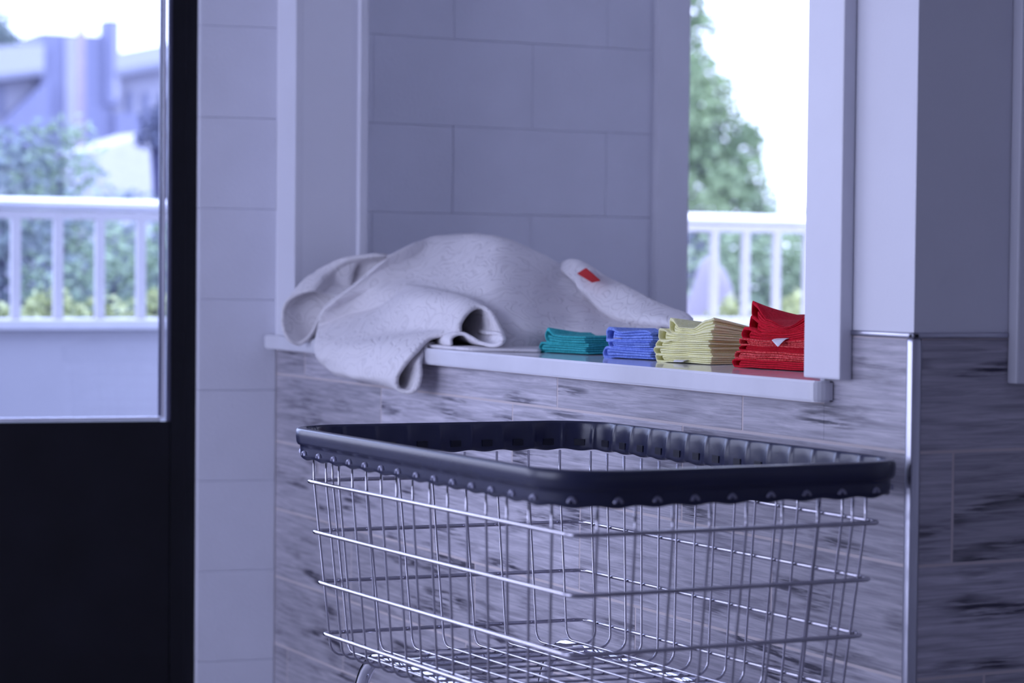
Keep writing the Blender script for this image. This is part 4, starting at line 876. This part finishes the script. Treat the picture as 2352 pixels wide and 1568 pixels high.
# building on the hill
b = empty('hillside_building', (0, 80, 0))
tag(b, 'blue grey building with a square tower and pale roof edges behind the shrubs', 'building')
boxes('tower', [(21.78, 24.42, 0, 3, -0.1, 9.48)], m_bldg, b)
boxes('corner_board', [(22.62, 23.15, -0.12, 0.02, 5.6, 9.4)], m_bldg_lt, b)
ch = boxes('chimney', [(24.08, 24.58, -0.3, 0.6, 7.0, 10.05)], m_bldg, b)
boxes('chimney_panel', [(24.34, 24.56, -0.34, -0.29, 7.2, 9.9)], m_bldg_lt, ch)
def skew(name, x0, x1, za0, zb0, za1, zb1, y0, y1, m):
    bm = bmesh.new()
    v = [bm.verts.new(p) for p in ((x0, y0, za0), (x1, y0, za1), (x1, y0, zb1), (x0, y0, zb0), (x0, y1, za0), (x1, y1, za1), (x1, y1, zb1), (x0, y1, zb0))]
    for q in ((0, 1, 2, 3), (7, 6, 5, 4), (0, 4, 5, 1), (1, 5, 6, 2), (2, 6, 7, 3), (3, 7, 4, 0)): bm.faces.new([v[i] for i in q])
    return mesh_obj(name, bm, m, b)
skew('left_wing_wall', 15, 21.78, -0.1, 8.2, -0.1, 8.8, 0.5, 3, m_bldg_lt)
skew('right_wing_wall', 24.42, 33, -0.1, 8.6, -0.1, 10.6, 0.5, 3, m_bldg_lt)
skew('roof_fascia', 15, 21.78, 7.0, 8.45, 8.15, 9.0, -0.4, 3, m_fascia)
skew('gutter', 15, 21.78, 6.85, 7.05, 7.95, 8.15, -0.45, 0, m_gutter)
skew('roof_fascia', 24.42, 33, 8.25, 8.85, 10.2, 10.9, -0.4, 3, m_fascia)
skew('gutter', 24.42, 33, 8.0, 8.25, 9.95, 10.2, -0.45, 0, m_gutter)
skew('lean_to_roof', 20.0, 21.8, 4.8, 5.9, 4.8, 7.7, -1.0, 0.4, m_bldg)
for x in (20.3, 25.05, 25.65, 26.3): boxes('house_window', [(x, x + 0.28, 0.42, 0.52, 6.5, 7.55)], m_win, b)
boxes('lower_storey', [(24.42, 33, -0.3, 0.5, -0.1, 6.7)], m_bldg, b)
p = empty('utility_pole', (17.42, 60, 0)); tag(p, 'weathered utility pole in front of the blue tower', 'pole')
bm = bmesh.new(); tube(bm, [(0, 0, -0.1), (0, 0, 11.0)], [0.14, 0.10], 10); mesh_obj('pole_shaft', bm, m_pole, p)
boxes('crossarm', [(-1.0, 1.0, -0.06, 0.06, 10.1, 10.25)], m_pole, p)
bm = bmesh.new()
v = [bm.verts.new(q) for q in ((11.9, 40, 3.25), (12.98, 40, 3.62), (13.0, 40, 1.6), (12.35, 40, 1.6), (12.0, 43, 3.3), (13.2, 43, 3.7), (13.2, 43, 1.6), (12.5, 43, 1.6))]
for q in ((0, 1, 2, 3), (7, 6, 5, 4), (0, 4, 5, 1), (1, 5, 6, 2), (2, 6, 7, 3), (3, 7, 4, 0)): bm.faces.new([v[i] for i in q])
rp_ = mesh_obj('concrete_slope', bm, m_ramp)
tag(rp_, 'pale concrete bank below the blue building, right part of the door pane', 'bank')

# ------------------------------------------------------------------ light: overcast sky through the glazing
w = bpy.data.worlds.new('overcast_sky')
S.world = w
w.use_nodes = True
bg = w.node_tree.nodes['Background']
bg.inputs['Color'].default_value = (0.65, 0.70, 1.0, 1)
bg.inputs['Strength'].default_value = 5.55
def portal(name, loc, rot, sx, sy):
    L = bpy.data.lights.new(name, 'AREA'); L.shape = 'RECTANGLE'; L.size = sx; L.size_y = sy
    L.cycles.is_portal = True
    o = bpy.data.objects.new(name, L); o.location = loc; o.rotation_euler = rot; COL.objects.link(o)
    return o
portal('sky_portal_left', (-2.72, 3.4, 1.5), (0, math.radians(-90), 0), 2.1, 3.0)
a10 = math.radians(-10)
def rfp(x, y, z): return tuple(RF @ Vector((x, y, z)))
portal('sky_portal_front', rfp(-2.25, 0.14, 1.2), (math.radians(-90), 0, a10), 4.2, 2.4)
portal('sky_portal_bay', (3.32, YF + 0.12, 1.71), (math.radians(-90), 0, 0), 0.82, 1.54)

portal('sky_portal_bay_end', (3.93, 3.75, 1.72), (0, math.radians(90), 0), 1.4, 1.35)

# ------------------------------------------------------------------ camera
cam = bpy.data.cameras.new('camera')
cam.sensor_fit = 'HORIZONTAL'
cam.sensor_width = 22.3
cam.lens = 5200.0 / 2352.0 * 22.3
cam.clip_start = 0.05; cam.clip_end = 400
cam.dof.use_dof = True
cam.dof.focus_distance = 3.6
cam.dof.aperture_fstop = 2.5
co = bpy.data.objects.new('camera', cam)
COL.objects.link(co)
yaw, pitch, roll = math.radians(27.0), math.radians(1.80), math.radians(0.56)
fw = Vector((math.sin(yaw) * math.cos(pitch), math.cos(yaw) * math.cos(pitch), -math.sin(pitch)))
rt = fw.cross(Vector((0, 0, 1))).normalized(); up = rt.cross(fw)
r2 = rt * math.cos(roll) + up * math.sin(roll); u2 = -rt * math.sin(roll) + up * math.cos(roll)
co.matrix_world = Matrix(((r2.x, u2.x, -fw.x, 0), (r2.y, u2.y, -fw.y, 0), (r2.z, u2.z, -fw.z, 1.15), (0, 0, 0, 1)))
S.camera = co
